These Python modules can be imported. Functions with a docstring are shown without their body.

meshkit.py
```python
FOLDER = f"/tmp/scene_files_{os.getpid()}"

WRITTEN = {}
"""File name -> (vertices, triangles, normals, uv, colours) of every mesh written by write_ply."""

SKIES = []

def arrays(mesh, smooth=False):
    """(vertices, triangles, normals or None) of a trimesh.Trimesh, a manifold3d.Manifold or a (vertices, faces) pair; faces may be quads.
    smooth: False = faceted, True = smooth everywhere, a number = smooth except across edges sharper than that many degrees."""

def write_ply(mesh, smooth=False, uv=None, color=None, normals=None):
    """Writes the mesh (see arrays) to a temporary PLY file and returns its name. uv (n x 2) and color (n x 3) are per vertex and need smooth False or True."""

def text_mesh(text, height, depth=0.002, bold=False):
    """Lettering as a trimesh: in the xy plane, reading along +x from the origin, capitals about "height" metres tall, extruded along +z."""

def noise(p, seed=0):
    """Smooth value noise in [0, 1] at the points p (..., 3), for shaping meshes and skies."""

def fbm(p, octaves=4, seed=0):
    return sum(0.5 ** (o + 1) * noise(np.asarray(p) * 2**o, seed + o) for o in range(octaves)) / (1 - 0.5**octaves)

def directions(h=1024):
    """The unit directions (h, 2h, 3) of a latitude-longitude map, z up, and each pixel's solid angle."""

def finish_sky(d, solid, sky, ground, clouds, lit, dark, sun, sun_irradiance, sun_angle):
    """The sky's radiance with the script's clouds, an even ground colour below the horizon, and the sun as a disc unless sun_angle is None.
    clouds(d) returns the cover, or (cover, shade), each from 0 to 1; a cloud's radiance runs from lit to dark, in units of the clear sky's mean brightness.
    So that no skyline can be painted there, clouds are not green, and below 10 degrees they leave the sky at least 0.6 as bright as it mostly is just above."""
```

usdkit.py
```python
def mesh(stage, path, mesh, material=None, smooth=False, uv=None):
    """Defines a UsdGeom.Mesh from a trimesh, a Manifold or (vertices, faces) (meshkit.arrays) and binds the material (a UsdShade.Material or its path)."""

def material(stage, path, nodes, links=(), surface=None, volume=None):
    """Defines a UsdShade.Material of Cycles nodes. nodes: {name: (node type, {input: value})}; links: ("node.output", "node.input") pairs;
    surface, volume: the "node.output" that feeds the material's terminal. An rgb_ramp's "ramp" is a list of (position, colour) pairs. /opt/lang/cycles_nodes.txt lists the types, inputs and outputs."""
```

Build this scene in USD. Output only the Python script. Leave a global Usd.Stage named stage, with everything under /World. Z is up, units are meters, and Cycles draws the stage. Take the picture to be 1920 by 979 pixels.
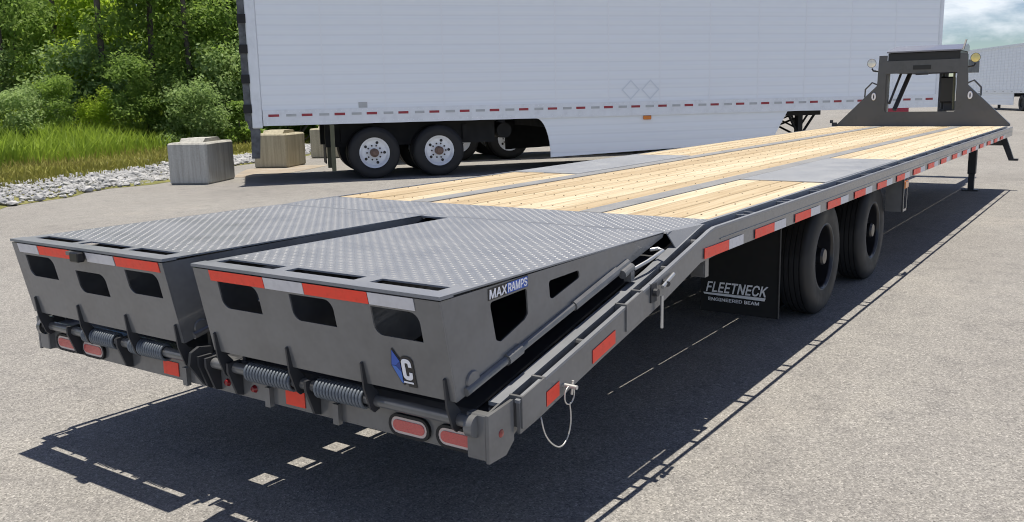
import math, random
import numpy as np, trimesh
import usdkit, meshkit
from pxr import Usd, UsdGeom, UsdLux, UsdShade, Gf, Sdf
from shapely.geometry import Polygon, box as sbox
from shapely import affinity

stage = Usd.Stage.CreateInMemory()
UsdGeom.SetStageUpAxis(stage, 'Z'); UsdGeom.SetStageMetersPerUnit(stage, 1.0)
UsdGeom.Xform.Define(stage, '/World')
RNG = np.random.default_rng(7)

# ------------------------------------------------------------------ camera, sky, sun, exposure
CAM = np.array([-3.80485, -2.84452, 1.53157])
YAW, PITCH, ROLL, FPX = 0.605319, 0.179891, -0.021743, 1689.64
FWD = np.array([math.cos(PITCH) * math.cos(YAW), math.cos(PITCH) * math.sin(YAW), -math.sin(PITCH)])
r0 = np.array([math.sin(YAW), -math.cos(YAW), 0.0]); u0 = np.cross(r0, FWD)
R_ = math.cos(ROLL) * r0 + math.sin(ROLL) * u0
U_ = -math.sin(ROLL) * r0 + math.cos(ROLL) * u0
cam = UsdGeom.Camera.Define(stage, '/World/camera')
M4 = Gf.Matrix4d(*[float(a) for a in [*R_, 0, *U_, 0, *(-FWD), 0, *CAM, 1]])
cam.AddTransformOp().Set(M4)
cam.CreateHorizontalApertureAttr(36.0); cam.CreateVerticalApertureAttr(36.0 * 522 / 1024)
cam.CreateFocalLengthAttr(36.0 * FPX / 1920)
cam.CreateClippingRangeAttr(Gf.Vec2f(0.05, 2000))
cam.CreateExposureAttr(0.32)

SUN = np.array([0.112, 0.058, 1.0]); SUN /= np.linalg.norm(SUN)
SUN_EL = math.asin(SUN[2]); SUN_ROT = math.atan2(SUN[0], SUN[1])
sky_mat = usdkit.material(stage, '/World/Looks/sky', {
    'tc': ('texture_coordinate', {}),
    'mp': ('mapping', {'scale': (1.0, 1.0, 2.2), 'location': (0.35, 0.2, 0.0)}),
    'n': ('noise_texture', {'scale': 4.6, 'detail': 8.0, 'roughness': 0.58, 'distortion': 0.3}),
    'r': ('rgb_ramp', {'ramp': [(0.0, (0, 0, 0)), (0.495, (0, 0, 0)), (0.64, (1, 1, 1)), (1.0, (1, 1, 1))]}),
    's': ('sky_texture', {'sky_type': 'single_scattering', 'sun_disc': False, 'sun_elevation': SUN_EL, 'sun_rotation': SUN_ROT,
                          'air_density': 0.8, 'aerosol_density': 0.12, 'ozone_density': 1.2}),
    'm': ('mix', {'color2': (15.5, 16.1, 16.8)}),
    'k': ('math', {'math_type': 'multiply', 'value2': 0.8}),
    'h': ('hsv', {'hue': 0.515, 'saturation': 1.4, 'value': 1.12}),
    'bg': ('background_shader', {'strength': 0.056})},
    [('tc.generated', 'mp.vector'), ('mp.vector', 'n.vector'), ('n.fac', 'r.fac'), ('r.alpha', 'k.value1'), ('s.color', 'h.color'), ('h.color', 'm.color1'),
     ('r.color', 'k.value1'), ('k.value', 'm.fac'), ('m.color', 'bg.color')], surface='bg.background')
dome = UsdLux.DomeLight.Define(stage, '/World/sky')
UsdShade.MaterialBindingAPI.Apply(dome.GetPrim()).Bind(sky_mat)
dome.GetPrim().SetCustomDataByKey('kind', 'structure')
sun = UsdLux.DistantLight.Define(stage, '/World/sun')
sun.CreateIntensityAttr(1.25); sun.CreateAngleAttr(0.53); sun.CreateNormalizeAttr(True) if hasattr(sun, 'CreateNormalizeAttr') else None
sun.GetPrim().CreateAttribute('inputs:normalize', Sdf.ValueTypeNames.Bool).Set(True)
sun.CreateColorAttr(Gf.Vec3f(1.0, 0.945, 0.855))
zx = np.cross([0, 1, 0], SUN); zx /= np.linalg.norm(zx); zy = np.cross(SUN, zx)
sun.AddTransformOp().Set(Gf.Matrix4d(*[float(a) for a in [*zx, 0, *zy, 0, *SUN, 0, 0, 0, 50, 1]]))

# ------------------------------------------------------------------ materials
MAT = {}
def simple(name, col, rough=0.5, metal=0.0, spec=0.5, coat=0.0, var=0.0, scale=6.0, bump=0.0, bscale=60.0, emis=None):
    nodes = {'p': ('principled_bsdf', {'base_color': col, 'roughness': rough, 'metallic': metal, 'specular_ior_level': spec, 'coat_weight': coat})}
    links = []
    if var or bump:
        nodes['tc'] = ('texture_coordinate', {})
    if var:
        nodes['n'] = ('noise_texture', {'scale': scale, 'detail': 5.0, 'roughness': 0.6})
        c = np.array(col)
        nodes['r'] = ('rgb_ramp', {'ramp': [(0.3, tuple(c * (1 - var))), (0.7, tuple(np.minimum(c * (1 + var), 1)))]})
        nodes['rr'] = ('map_range', {'from_min': 0.3, 'from_max': 0.7, 'to_min': max(rough - 0.08, 0.05), 'to_max': min(rough + 0.14, 1.0), 'clamp': True})
        links += [('tc.object', 'n.vector'), ('n.fac', 'r.fac'), ('r.color', 'p.base_color'), ('n.fac', 'rr.value'), ('rr.result', 'p.roughness')]
    if bump:
        nodes['bn'] = ('noise_texture', {'scale': bscale, 'detail': 3.0})
        nodes['b'] = ('bump', {'strength': bump, 'distance': 0.01})
        links += [('tc.object', 'bn.vector'), ('bn.fac', 'b.height'), ('b.normal', 'p.normal')]
    MAT[name] = usdkit.material(stage, '/World/Looks/' + name, nodes, links, surface='p.BSDF')

simple('gray_paint', (0.130, 0.130, 0.129), 0.26, 0.0, 0.5, 0.4, var=0.20, scale=5.0, bump=0.02, bscale=25)
simple('gray_plate', (0.196, 0.203, 0.214), 0.36, 0.0, 0.5, 0.1, var=0.06, scale=5.0, bump=0.03, bscale=60)
simple('deck_plate', (0.262, 0.268, 0.272), 0.42, 0.0, 0.5, 0.05, var=0.10, scale=4.0, bump=0.03, bscale=60)
simple('strip_plate', (0.235, 0.233, 0.225), 0.5, 0.0, 0.4, 0.0, var=0.12, scale=4.0)
simple('screw_dark', (0.32, 0.26, 0.18), 0.5, 0.4)
simple('neck_shade_paint', (0.070, 0.071, 0.074), 0.34, coat=0.25, var=0.1, scale=4)  # trailer grey again, darkened so the shade on the neck sits in the colour
simple('dark_steel', (0.030, 0.031, 0.034), 0.5, var=0.2)
simple('black_rubber', (0.0085, 0.0085, 0.009), 0.62, var=0.35, scale=12, bump=0.15, bscale=180)
simple('flap_rubber_and_skirt_shade', (0.006, 0.006, 0.0065), 0.65, var=0.2)
simple('tyre_side', (0.016, 0.016, 0.0165), 0.6, var=0.25, scale=9, bump=0.1, bscale=120)
simple('black_rim', (0.014, 0.014, 0.016), 0.3, coat=0.2)
simple('black_plastic', (0.012, 0.012, 0.013), 0.35)
simple('spring_steel', (0.14, 0.16, 0.185), 0.45, 0.2)
simple('zinc', (0.55, 0.55, 0.54), 0.35, 0.8)
simple('cable_wire', (0.62, 0.60, 0.56), 0.4, 0.6)
simple('red_tape', (0.85, 0.050, 0.022), 0.35, var=0.08, scale=30)
simple('white_tape', (0.60, 0.59, 0.60), 0.35, var=0.07, scale=30)
simple('lens_red', (0.55, 0.10, 0.09), 0.15, coat=0.5, bump=0.4, bscale=220)
simple('lens_edge', (0.55, 0.45, 0.42), 0.25, coat=0.5)
simple('marker_red', (0.22, 0.012, 0.015), 0.2, coat=0.5)
simple('lens_amber', (0.60, 0.17, 0.015), 0.2, coat=0.5)
simple('lens_clear', (0.75, 0.74, 0.66), 0.1, 0.3)
simple('lens_yellow', (0.72, 0.62, 0.25), 0.15, 0.2)
simple('white_print', (0.82, 0.82, 0.85), 0.4)
simple('blue_print', (0.035, 0.10, 0.42), 0.4)
simple('blue_dark', (0.015, 0.045, 0.22), 0.4)
simple('blue_light', (0.06, 0.16, 0.50), 0.4)
simple('toolbox_paint', (0.20, 0.20, 0.225), 0.3, coat=0.3)
simple('van_trim', (0.72, 0.74, 0.76), 0.35, 0.1, var=0.06, scale=4)
simple('van_rim', (0.86, 0.88, 0.90), 0.35, 0.0, coat=0.3, var=0.05)
simple('hub_rust', (0.17, 0.11, 0.085), 0.7, var=0.3, scale=30)
simple('bolt_dark', (0.05, 0.045, 0.04), 0.6)
simple('dull_red', (0.30, 0.035, 0.045), 0.4, var=0.15)
simple('dull_silver', (0.42, 0.43, 0.43), 0.4, var=0.1)
simple('van_undercarriage', (0.009, 0.009, 0.009), 0.7, var=0.3)
simple('weathered_steel', (0.085, 0.09, 0.095), 0.6, var=0.6, scale=7)
simple('bark', (0.085, 0.070, 0.055), 0.9, var=0.4, scale=8, bump=0.6, bscale=20)
simple('car_red', (0.33, 0.02, 0.03), 0.25, coat=0.6)
simple('dark_glass', (0.015, 0.018, 0.02), 0.08)
simple('stencil_gray', (0.66, 0.70, 0.74), 0.5)
simple('olive_steel', (0.10, 0.10, 0.055), 0.5, var=0.2)

MAT['van_wall'] = usdkit.material(stage, '/World/Looks/van_wall', {
    'tc': ('texture_coordinate', {}),
    'mp': ('mapping', {'scale': (0.10, 1.0, 20.0)}),
    'n': ('noise_texture', {'scale': 1.0, 'detail': 4.0, 'roughness': 0.7}),
    'r': ('rgb_ramp', {'ramp': [(0.27, (0.67, 0.705, 0.735)), (0.35, (0.77, 0.80, 0.825)), (0.5, (0.79, 0.82, 0.842)), (0.7, (0.805, 0.832, 0.855))]}),
    'w': ('wave_texture', {'wave_type': 'bands', 'bands_direction': 'z', 'profile': 'sine', 'scale': 1.7, 'distortion': 0.25, 'detail': 1.0, 'detail_scale': 0.2}),
    'wr': ('rgb_ramp', {'ramp': [(0.0, (0.88, 0.885, 0.89)), (0.05, (0.93, 0.93, 0.935)), (0.13, (1, 1, 1)), (1, (1, 1, 1))]}),
    'wm': ('mix', {'mix_type': 'multiply', 'fac': 0.5}),
    'b': ('bump', {'strength': 0.22, 'distance': 0.02}),
    'p': ('principled_bsdf', {'roughness': 0.42, 'specular_ior_level': 0.4})},
    [('tc.object', 'mp.vector'), ('mp.vector', 'n.vector'), ('n.fac', 'r.fac'), ('r.color', 'wm.color1'), ('w.fac', 'wr.fac'), ('wr.color', 'wm.color2'), ('wm.color', 'p.base_color'),
     ('tc.object', 'w.vector'), ('w.fac', 'b.height'), ('b.normal', 'p.normal')], surface='p.BSDF')

simple('van_seam', (0.785, 0.805, 0.825), 0.4)
MAT['wood'] = usdkit.material(stage, '/World/Looks/wood', {
    'g': ('geometry', {}), 'oi': ('object_info', {}),
    'cx': ('math', {'math_type': 'multiply', 'value2': 37.0}),
    'cc': ('combine_xyz', {}),
    'ad': ('vector_math', {'math_type': 'add'}),
    'mp': ('mapping', {'scale': (0.55, 16.0, 16.0)}),
    'n': ('noise_texture', {'scale': 2.0, 'detail': 6.0, 'roughness': 0.62, 'distortion': 0.7}),
    'r': ('rgb_ramp', {'ramp': [(0.22, (0.29, 0.20, 0.11)), (0.40, (0.455, 0.365, 0.23)), (0.58, (0.55, 0.465, 0.32)), (0.8, (0.59, 0.515, 0.375))]}),
    'mp2': ('mapping', {'scale': (0.9, 4.5, 4.5)}),
    'n2': ('noise_texture', {'scale': 1.3, 'detail': 3.0}),
    'r2': ('rgb_ramp', {'ramp': [(0.0, (1, 1, 1)), (0.68, (1, 1, 1)), (0.75, (0.80, 0.62, 0.44)), (1.0, (0.6, 0.44, 0.3))]}),
    'mm': ('mix', {'mix_type': 'multiply', 'fac': 0.75}),
    'tone': ('rgb_ramp', {'ramp': [(0.0, (0.82, 0.76, 0.68)), (0.35, (0.95, 0.91, 0.85)), (0.6, (1.0, 0.99, 0.97)), (1.0, (1.12, 1.12, 1.14))]}),
    'm3': ('mix', {'mix_type': 'multiply', 'fac': 1.0}),
    'b': ('bump', {'strength': 0.2, 'distance': 0.004}),
    'p': ('principled_bsdf', {'roughness': 0.6, 'specular_ior_level': 0.3})},
    [('oi.random', 'cx.value1'), ('cx.value', 'cc.x'), ('cx.value', 'cc.y'), ('g.position', 'ad.vector1'), ('cc.vector', 'ad.vector2'),
     ('ad.vector', 'mp.vector'), ('mp.vector', 'n.vector'), ('n.fac', 'r.fac'), ('ad.vector', 'mp2.vector'), ('mp2.vector', 'n2.vector'),
     ('n2.fac', 'r2.fac'), ('r.color', 'mm.color1'), ('r2.color', 'mm.color2'), ('oi.random', 'tone.fac'), ('mm.color', 'm3.color1'),
     ('tone.color', 'm3.color2'), ('m3.color', 'p.base_color'), ('n.fac', 'b.height'), ('b.normal', 'p.normal')], surface='p.BSDF')

MAT['pavement'] = usdkit.material(stage, '/World/Looks/pavement', {
    'g': ('geometry', {}),
    'v': ('voronoi_texture', {'scale': 155.0, 'randomness': 1.0}),
    'n': ('noise_texture', {'scale': 42.0, 'detail': 4.0, 'roughness': 0.75}),
    'l': ('noise_texture', {'scale': 0.35, 'detail': 6.0, 'roughness': 0.6}),
    'k': ('noise_texture', {'scale': 4.5, 'detail': 4.0, 'roughness': 0.65}),
    'vb': ('rgb_to_bw', {}),
    'rv': ('rgb_ramp', {'ramp': [(0.0, (0.10, 0.094, 0.086)), (0.22, (0.195, 0.186, 0.172)), (0.6, (0.265, 0.252, 0.232)), (0.82, (0.34, 0.323, 0.298)), (1.0, (0.50, 0.475, 0.44))]}),
    'rn': ('rgb_ramp', {'ramp': [(0.30, (0.74, 0.74, 0.75)), (0.5, (1, 1, 1)), (0.72, (1.2, 1.19, 1.18))]}),
    'rl': ('rgb_ramp', {'ramp': [(0.28, (0.78, 0.78, 0.78)), (0.42, (0.93, 0.925, 0.92)), (0.58, (1.0, 1.0, 0.995)), (0.75, (1.12, 1.10, 1.07))]}),
    'rk': ('rgb_ramp', {'ramp': [(0.28, (0.80, 0.80, 0.81)), (0.45, (0.97, 0.97, 0.97)), (0.65, (1.05, 1.05, 1.04))]}),
    'a': ('mix', {'mix_type': 'multiply', 'fac': 1.0}), 'b': ('mix', {'mix_type': 'multiply', 'fac': 1.0}), 'c': ('mix', {'mix_type': 'multiply', 'fac': 1.0}),
    'bu': ('bump', {'strength': 0.35, 'distance': 0.006}),
    'p': ('principled_bsdf', {'roughness': 0.85, 'specular_ior_level': 0.25})},
    [('g.position', 'v.vector'), ('g.position', 'n.vector'), ('g.position', 'l.vector'), ('g.position', 'k.vector'), ('v.color', 'vb.color'), ('vb.val', 'rv.fac'),
     ('n.fac', 'rn.fac'), ('l.fac', 'rl.fac'), ('k.fac', 'rk.fac'), ('rv.color', 'a.color1'), ('rn.color', 'a.color2'), ('a.color', 'b.color1'), ('rl.color', 'b.color2'),
     ('b.color', 'c.color1'), ('rk.color', 'c.color2'), ('c.color', 'p.base_color'), ('v.distance', 'bu.height'), ('bu.normal', 'p.normal')], surface='p.BSDF')

for CN, CT in (('concrete', (1, 1, 1)), ('concrete_tan', (1.0, 0.93, 0.74))):
  MAT[CN] = usdkit.material(stage, '/World/Looks/' + CN, {
    'tc': ('texture_coordinate', {}), 'oi': ('object_info', {}),
    'mp': ('mapping', {'scale': (14.0, 14.0, 0.7)}),
    'n': ('noise_texture', {'scale': 1.0, 'detail': 5.0, 'roughness': 0.65}),
    'r': ('rgb_ramp', {'ramp': [(p, tuple(a * b for a, b in zip(c, CT))) for p, c in ((0.28, (0.29, 0.28, 0.25)), (0.5, (0.41, 0.40, 0.36)), (0.75, (0.50, 0.485, 0.44)))]}),
    'n2': ('noise_texture', {'scale': 40.0, 'detail': 4.0}),
    'r2': ('rgb_ramp', {'ramp': [(0.3, (0.85, 0.85, 0.85)), (0.7, (1.1, 1.1, 1.1))]}),
    'm': ('mix', {'mix_type': 'multiply', 'fac': 1.0}),
    'b': ('bump', {'strength': 0.4, 'distance': 0.01}),
    'p': ('principled_bsdf', {'roughness': 0.9, 'specular_ior_level': 0.2})},
    [('tc.object', 'mp.vector'), ('mp.vector', 'n.vector'), ('n.fac', 'r.fac'), ('tc.object', 'n2.vector'), ('n2.fac', 'r2.fac'),
     ('r.color', 'm.color1'), ('r2.color', 'm.color2'), ('m.color', 'p.base_color'), ('n2.fac', 'b.height'), ('b.normal', 'p.normal')], surface='p.BSDF')

def noisy_diffuse(name, stops, scale, island=False, trans=None, rough=0.7):
    if name.startswith(('leaf', 'grass', 'dry')): stops = [(p, tuple(min(.82, c * (1.5 if name[0] == 'l' else 1.12)) for c in col)) for p, col in stops]
    nodes = {'g': ('geometry', {}), 'n': ('noise_texture', {'scale': scale, 'detail': 4.0, 'roughness': 0.65}),
             'r': ('rgb_ramp', {'ramp': stops}), 'p': ('principled_bsdf', {'roughness': rough, 'specular_ior_level': 0.25})}
    links = [('g.position', 'n.vector'), ('r.color', 'p.base_color')]
    if island:
        nodes['mx'] = ('mix_float', {'fac': 0.45})
        links += [('n.fac', 'mx.a'), ('g.random_per_island', 'mx.b'), ('mx.result', 'r.fac')]
    else:
        links += [('n.fac', 'r.fac')]
    out = 'p.BSDF'
    if trans:
        nodes['t'] = ('translucent_bsdf', {}); nodes['ms'] = ('mix_closure', {'fac': trans})
        links += [('r.color', 't.color'), ('p.BSDF', 'ms.closure1'), ('t.BSDF', 'ms.closure2')]
        out = 'ms.closure'
    MAT[name] = usdkit.material(stage, '/World/Looks/' + name, nodes, links, surface=out)

noisy_diffuse('leaf_green', [(0.2, (0.13, 0.20, 0.045)), (0.5, (0.27, 0.37, 0.065)), (0.8, (0.44, 0.52, 0.12))], 0.5, True, 0.55, 0.6)
noisy_diffuse('leaf_yellow', [(0.2, (0.24, 0.33, 0.04)), (0.5, (0.42, 0.52, 0.06)), (0.8, (0.58, 0.64, 0.13))], 0.5, True, 0.58, 0.6)
noisy_diffuse('leaf_blue', [(0.2, (0.15, 0.22, 0.07)), (0.5, (0.33, 0.42, 0.17)), (0.8, (0.50, 0.57, 0.30))], 0.5, True, 0.48, 0.55)
noisy_diffuse('leaf_dark', [(0.2, (0.07, 0.12, 0.03)), (0.5, (0.17, 0.25, 0.045)), (0.8, (0.30, 0.38, 0.07))], 0.5, True, 0.52, 0.6)
noisy_diffuse('pine_needles', [(0.2, (0.05, 0.09, 0.025)), (0.6, (0.11, 0.16, 0.04)), (0.9, (0.18, 0.23, 0.06))], 0.5, True, 0.25, 0.5)
noisy_diffuse('grass_blade', [(0.2, (0.22, 0.32, 0.04)), (0.5, (0.42, 0.54, 0.06)), (0.75, (0.55, 0.60, 0.13)), (0.95, (0.60, 0.54, 0.24))], 0.45, True, 0.5, 0.6)
noisy_diffuse('dry_grass', [(0.2, (0.24, 0.22, 0.06)), (0.5, (0.36, 0.38, 0.07)), (0.8, (0.50, 0.44, 0.20))], 0.6, True, 0.3, 0.7)
noisy_diffuse('verge_soil', [(0.25, (0.12, 0.10, 0.05)), (0.45, (0.15, 0.15, 0.04)), (0.6, (0.20, 0.19, 0.06)), (0.8, (0.30, 0.24, 0.13))], 0.9)
noisy_diffuse('white_rock', [(0.18, (0.17, 0.175, 0.18)), (0.34, (0.46, 0.455, 0.445)), (0.52, (0.70, 0.695, 0.68)), (0.85, (0.80, 0.79, 0.77))], 3.0, True)
noisy_diffuse('rust_dust', [(0.3, (0.26, 0.235, 0.20)), (0.5, (0.32, 0.265, 0.20)), (0.7, (0.36, 0.335, 0.29))], 1.6)

# ------------------------------------------------------------------ helpers
COUNT = {}
def fresh(parent, name):
    key = (parent, name); k = COUNT.get(key, 0); COUNT[key] = k + 1
    return f'{parent}/{name}' if k == 0 else f'{parent}/{name}_{k:03d}'
def tag(prim, label=None, cat=None, group=None, kind=None):
    for k, v in (('label', label), ('category', cat), ('group', group), ('kind', kind)):
        if v: prim.SetCustomDataByKey(k, v)
    return prim
def thing(name, label, cat, loc=(0, 0, 0), rz=0.0, group=None, scale=None):
    p = fresh('/World', name); x = UsdGeom.Xform.Define(stage, p)
    x.AddTranslateOp().Set(Gf.Vec3d(*map(float, loc))); x.AddRotateZOp().Set(float(rz))
    if scale is not None: x.AddScaleOp().Set(Gf.Vec3f(*map(float, scale)))
    tag(x.GetPrim(), label, cat, group); return p
def sub(parent, name, label=None):
    p = fresh(parent, name); x = UsdGeom.Xform.Define(stage, p); tag(x.GetPrim(), label); return p
def part(parent, name, mesh, mat, smooth=False, label=None, kind=None):
    p = fresh(parent, name)
    m = usdkit.mesh(stage, p, mesh.get() if isinstance(mesh, MB) else mesh, MAT[mat], smooth=smooth)
    tag(m.GetPrim(), label, kind=kind); return p

class MB:
    def __init__(s): s.v, s.f, s.n = [], [], 0
    def add(s, v, f):
        v = np.asarray(v, float); f = np.asarray(f, int)
        if f.shape[1] == 4: f = np.vstack([f[:, [0, 1, 2]], f[:, [0, 2, 3]]])
        s.v.append(v); s.f.append(f + s.n); s.n += len(v); return s
    def mesh(s, m): return s.add(m.vertices, m.faces)
    def box(s, x0, x1, y0, y1, z0, z1, c=0.0):
        x0, x1 = min(x0, x1), max(x0, x1); y0, y1 = min(y0, y1), max(y0, y1); z0, z1 = min(z0, z1), max(z0, z1)
        if c <= 0:
            v = [(x, y, z) for z in (z0, z1) for y in (y0, y1) for x in (x0, x1)]
            return s.add(v, [(0, 2, 3, 1), (4, 5, 7, 6), (0, 1, 5, 4), (2, 6, 7, 3), (0, 4, 6, 2), (1, 3, 7, 5)])
        pts = []
        for a, b, d in ((c, c, 0), (c, 0, c), (0, c, c)):
            for x in (x0 + a, x1 - a):
                for y in (y0 + b, y1 - b):
                    for z in (z0 + d, z1 - d): pts.append((x, y, z))
        return s.mesh(trimesh.convex.convex_hull(np.array(pts)))
    def prism(s, poly, a0, a1, axis='y'):
        """poly (shapely or list) in the plane across axis; y: (x,z), x: (y,z), z: (x,y)"""
        if not isinstance(poly, Polygon): poly = Polygon(poly)
        poly = poly if poly.exterior.is_ccw else Polygon(poly.exterior.coords[::-1], [h.coords for h in poly.interiors])
        m = trimesh.creation.extrude_polygon(poly, abs(a1 - a0), engine='earcut'); v = np.array(m.vertices); lo = min(a0, a1)
        f = np.array(m.faces)
        if axis == 'y': w = np.c_[v[:, 0], v[:, 2] + lo, v[:, 1]]; f = f[:, ::-1]
        elif axis == 'x': w = np.c_[v[:, 2] + lo, v[:, 0], v[:, 1]]
        else: w = np.c_[v[:, 0], v[:, 1], v[:, 2] + lo]
        return s.add(w, f)
    def tube(s, pts, r, n=10, caps=True):
        p = np.asarray(pts, float); t = np.gradient(p, axis=0); t /= np.linalg.norm(t, axis=1, keepdims=True) + 1e-12
        rr = np.broadcast_to(r, (len(p),))
        a = np.cross(t[0], [0, 0, 1.0] if abs(t[0][2]) < 0.9 else [1.0, 0, 0]); A = []
        for k in range(len(p)):
            a = a - t[k] * (a @ t[k]); a /= np.linalg.norm(a) + 1e-12; A.append(a)
        A = np.array(A); B = np.cross(t, A); an = np.arange(n) * 2 * math.pi / n
        v = p[:, None] + rr[:, None, None] * (np.cos(an)[None, :, None] * A[:, None] + np.sin(an)[None, :, None] * B[:, None])
        f = [(i * n + j, i * n + (j + 1) % n, (i + 1) * n + (j + 1) % n, (i + 1) * n + j) for i in range(len(p) - 1) for j in range(n)]
        s.add(v.reshape(-1, 3), f)
        if caps:
            for k, o in ((0, 1), (len(p) - 1, -1)):
                ring = v[k]; c = p[k]
                tri = [(0, 1 + (j + 1) % n, 1 + j)[::o] for j in range(n)]
                s.add(np.vstack([c[None], ring]), tri)
        return s
    def lathe(s, prof, n=48, axis='y', at=(0, 0, 0)):
        """prof: (radius, along)"""
        prof = np.asarray(prof, float); an = np.arange(n) * 2 * math.pi / n; k = len(prof)
        r = prof[:, 0][None] * np.ones((n, 1)); h = prof[:, 1][None] * np.ones((n, 1))
        c, si = np.cos(an)[:, None], np.sin(an)[:, None]
        if axis == 'y': v = np.stack([r * c, h, r * si], -1)
        elif axis == 'x': v = np.stack([h, r * c, r * si], -1)
        else: v = np.stack([r * c, r * si, h], -1)
        f = [(i * k + j, ((i + 1) % n) * k + j, ((i + 1) % n) * k + j + 1, i * k + j + 1) for i in range(n) for j in range(k - 1)]
        return s.add(v.reshape(-1, 3) + np.array(at), f)
    def get(s): return trimesh.Trimesh(np.vstack(s.v), np.vstack(s.f), process=False)

def rrect(x0, x1, y0, y1, r):
    b = sbox(min(x0, x1) + r, min(y0, y1) + r, max(x0, x1) - r, max(y0, y1) - r); return b.buffer(r, quad_segs=4)

def instance(path, loc, rz, label=None, group=None, scale=None):
    src = stage.GetPrimAtPath(path); name = path.split('/')[-1]
    p = fresh('/World', name); x = UsdGeom.Xform.Define(stage, p)
    x.GetPrim().GetReferences().AddInternalReference(path)
    x.ClearXformOpOrder()
    x.AddTranslateOp().Set(Gf.Vec3d(*map(float, loc))); x.AddRotateZOp().Set(float(rz))
    if scale is not None: x.AddScaleOp().Set(Gf.Vec3f(*map(float, scale)))
    was = src.GetCustomData()
    tag(x.GetPrim(), label or was.get('label'), was.get('category'), group or was.get('group'))
    x.GetPrim().SetInstanceable(True); return p

# ================================================================== SETTING
def structure(name, mesh, mat, kind='structure', label=None, cat=None, smooth=False):
    p = part('/World', name, mesh, mat, smooth); tag(stage.GetPrimAtPath(p), label, cat, kind=kind); return p

S = 400.0
structure('pavement', MB().add([(-S, -S, 0), (S, -S, 0), (S, S, 0), (-S, S, 0)], [(0, 1, 2, 3)]), 'pavement')
# verge: local frame s along the pavement edge, t away from it
E0 = np.array([3.0, 11.3]); ED = np.array([math.cos(math.radians(27)), math.sin(math.radians(27))]); EN = np.array([-ED[1], ED[0]])
def edge_t(s): return 0.22 * math.sin(s * 0.9) + 0.15 * math.sin(s * 2.3 + 1) + 0.06 * math.sin(s * 6.1)
def verge_z(s, t):
    q = 0.02 + 0.05 * min(max(t, 0), 1.0)
    q -= 0.12 * math.exp(-((t - 4.6) / 1.3) ** 2)
    q += 0.5 * min(max((t - 6) / 16.0, 0), 1) ** 1.2
    return q
def vp(s, t, dz=0.0):
    xy = E0 + ED * s + EN * t; return np.array([xy[0], xy[1], verge_z(s, t) + dz])
ss = np.linspace(-60, 110, 240); tt = np.array([0, 0.12, 0.4, 0.8, 1.3, 2, 2.8, 3.5, 4.2, 5, 6, 8, 11, 15, 20, 30, 60, 140.0])
V = []; F = []
for i, s in enumerate(ss):
    for j, t in enumerate(tt):
        tj = t + (edge_t(s) if j < 3 else 0)
        p = vp(s, t); xy = E0 + ED * s + EN * tj
        V.append((xy[0], xy[1], 0.004 if j == 0 else p[2] + 0.03 * (float(meshkit.noise(np.array([s, t, 0.0]) * 1.3)) - 0.5)))
m = len(tt)
F = [(i * m + j, (i + 1) * m + j, (i + 1) * m + j + 1, i * m + j + 1) for i in range(len(ss) - 1) for j in range(m - 1)]
structure('verge_ground', MB().add(V, F), 'verge_soil', smooth=True)

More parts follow.
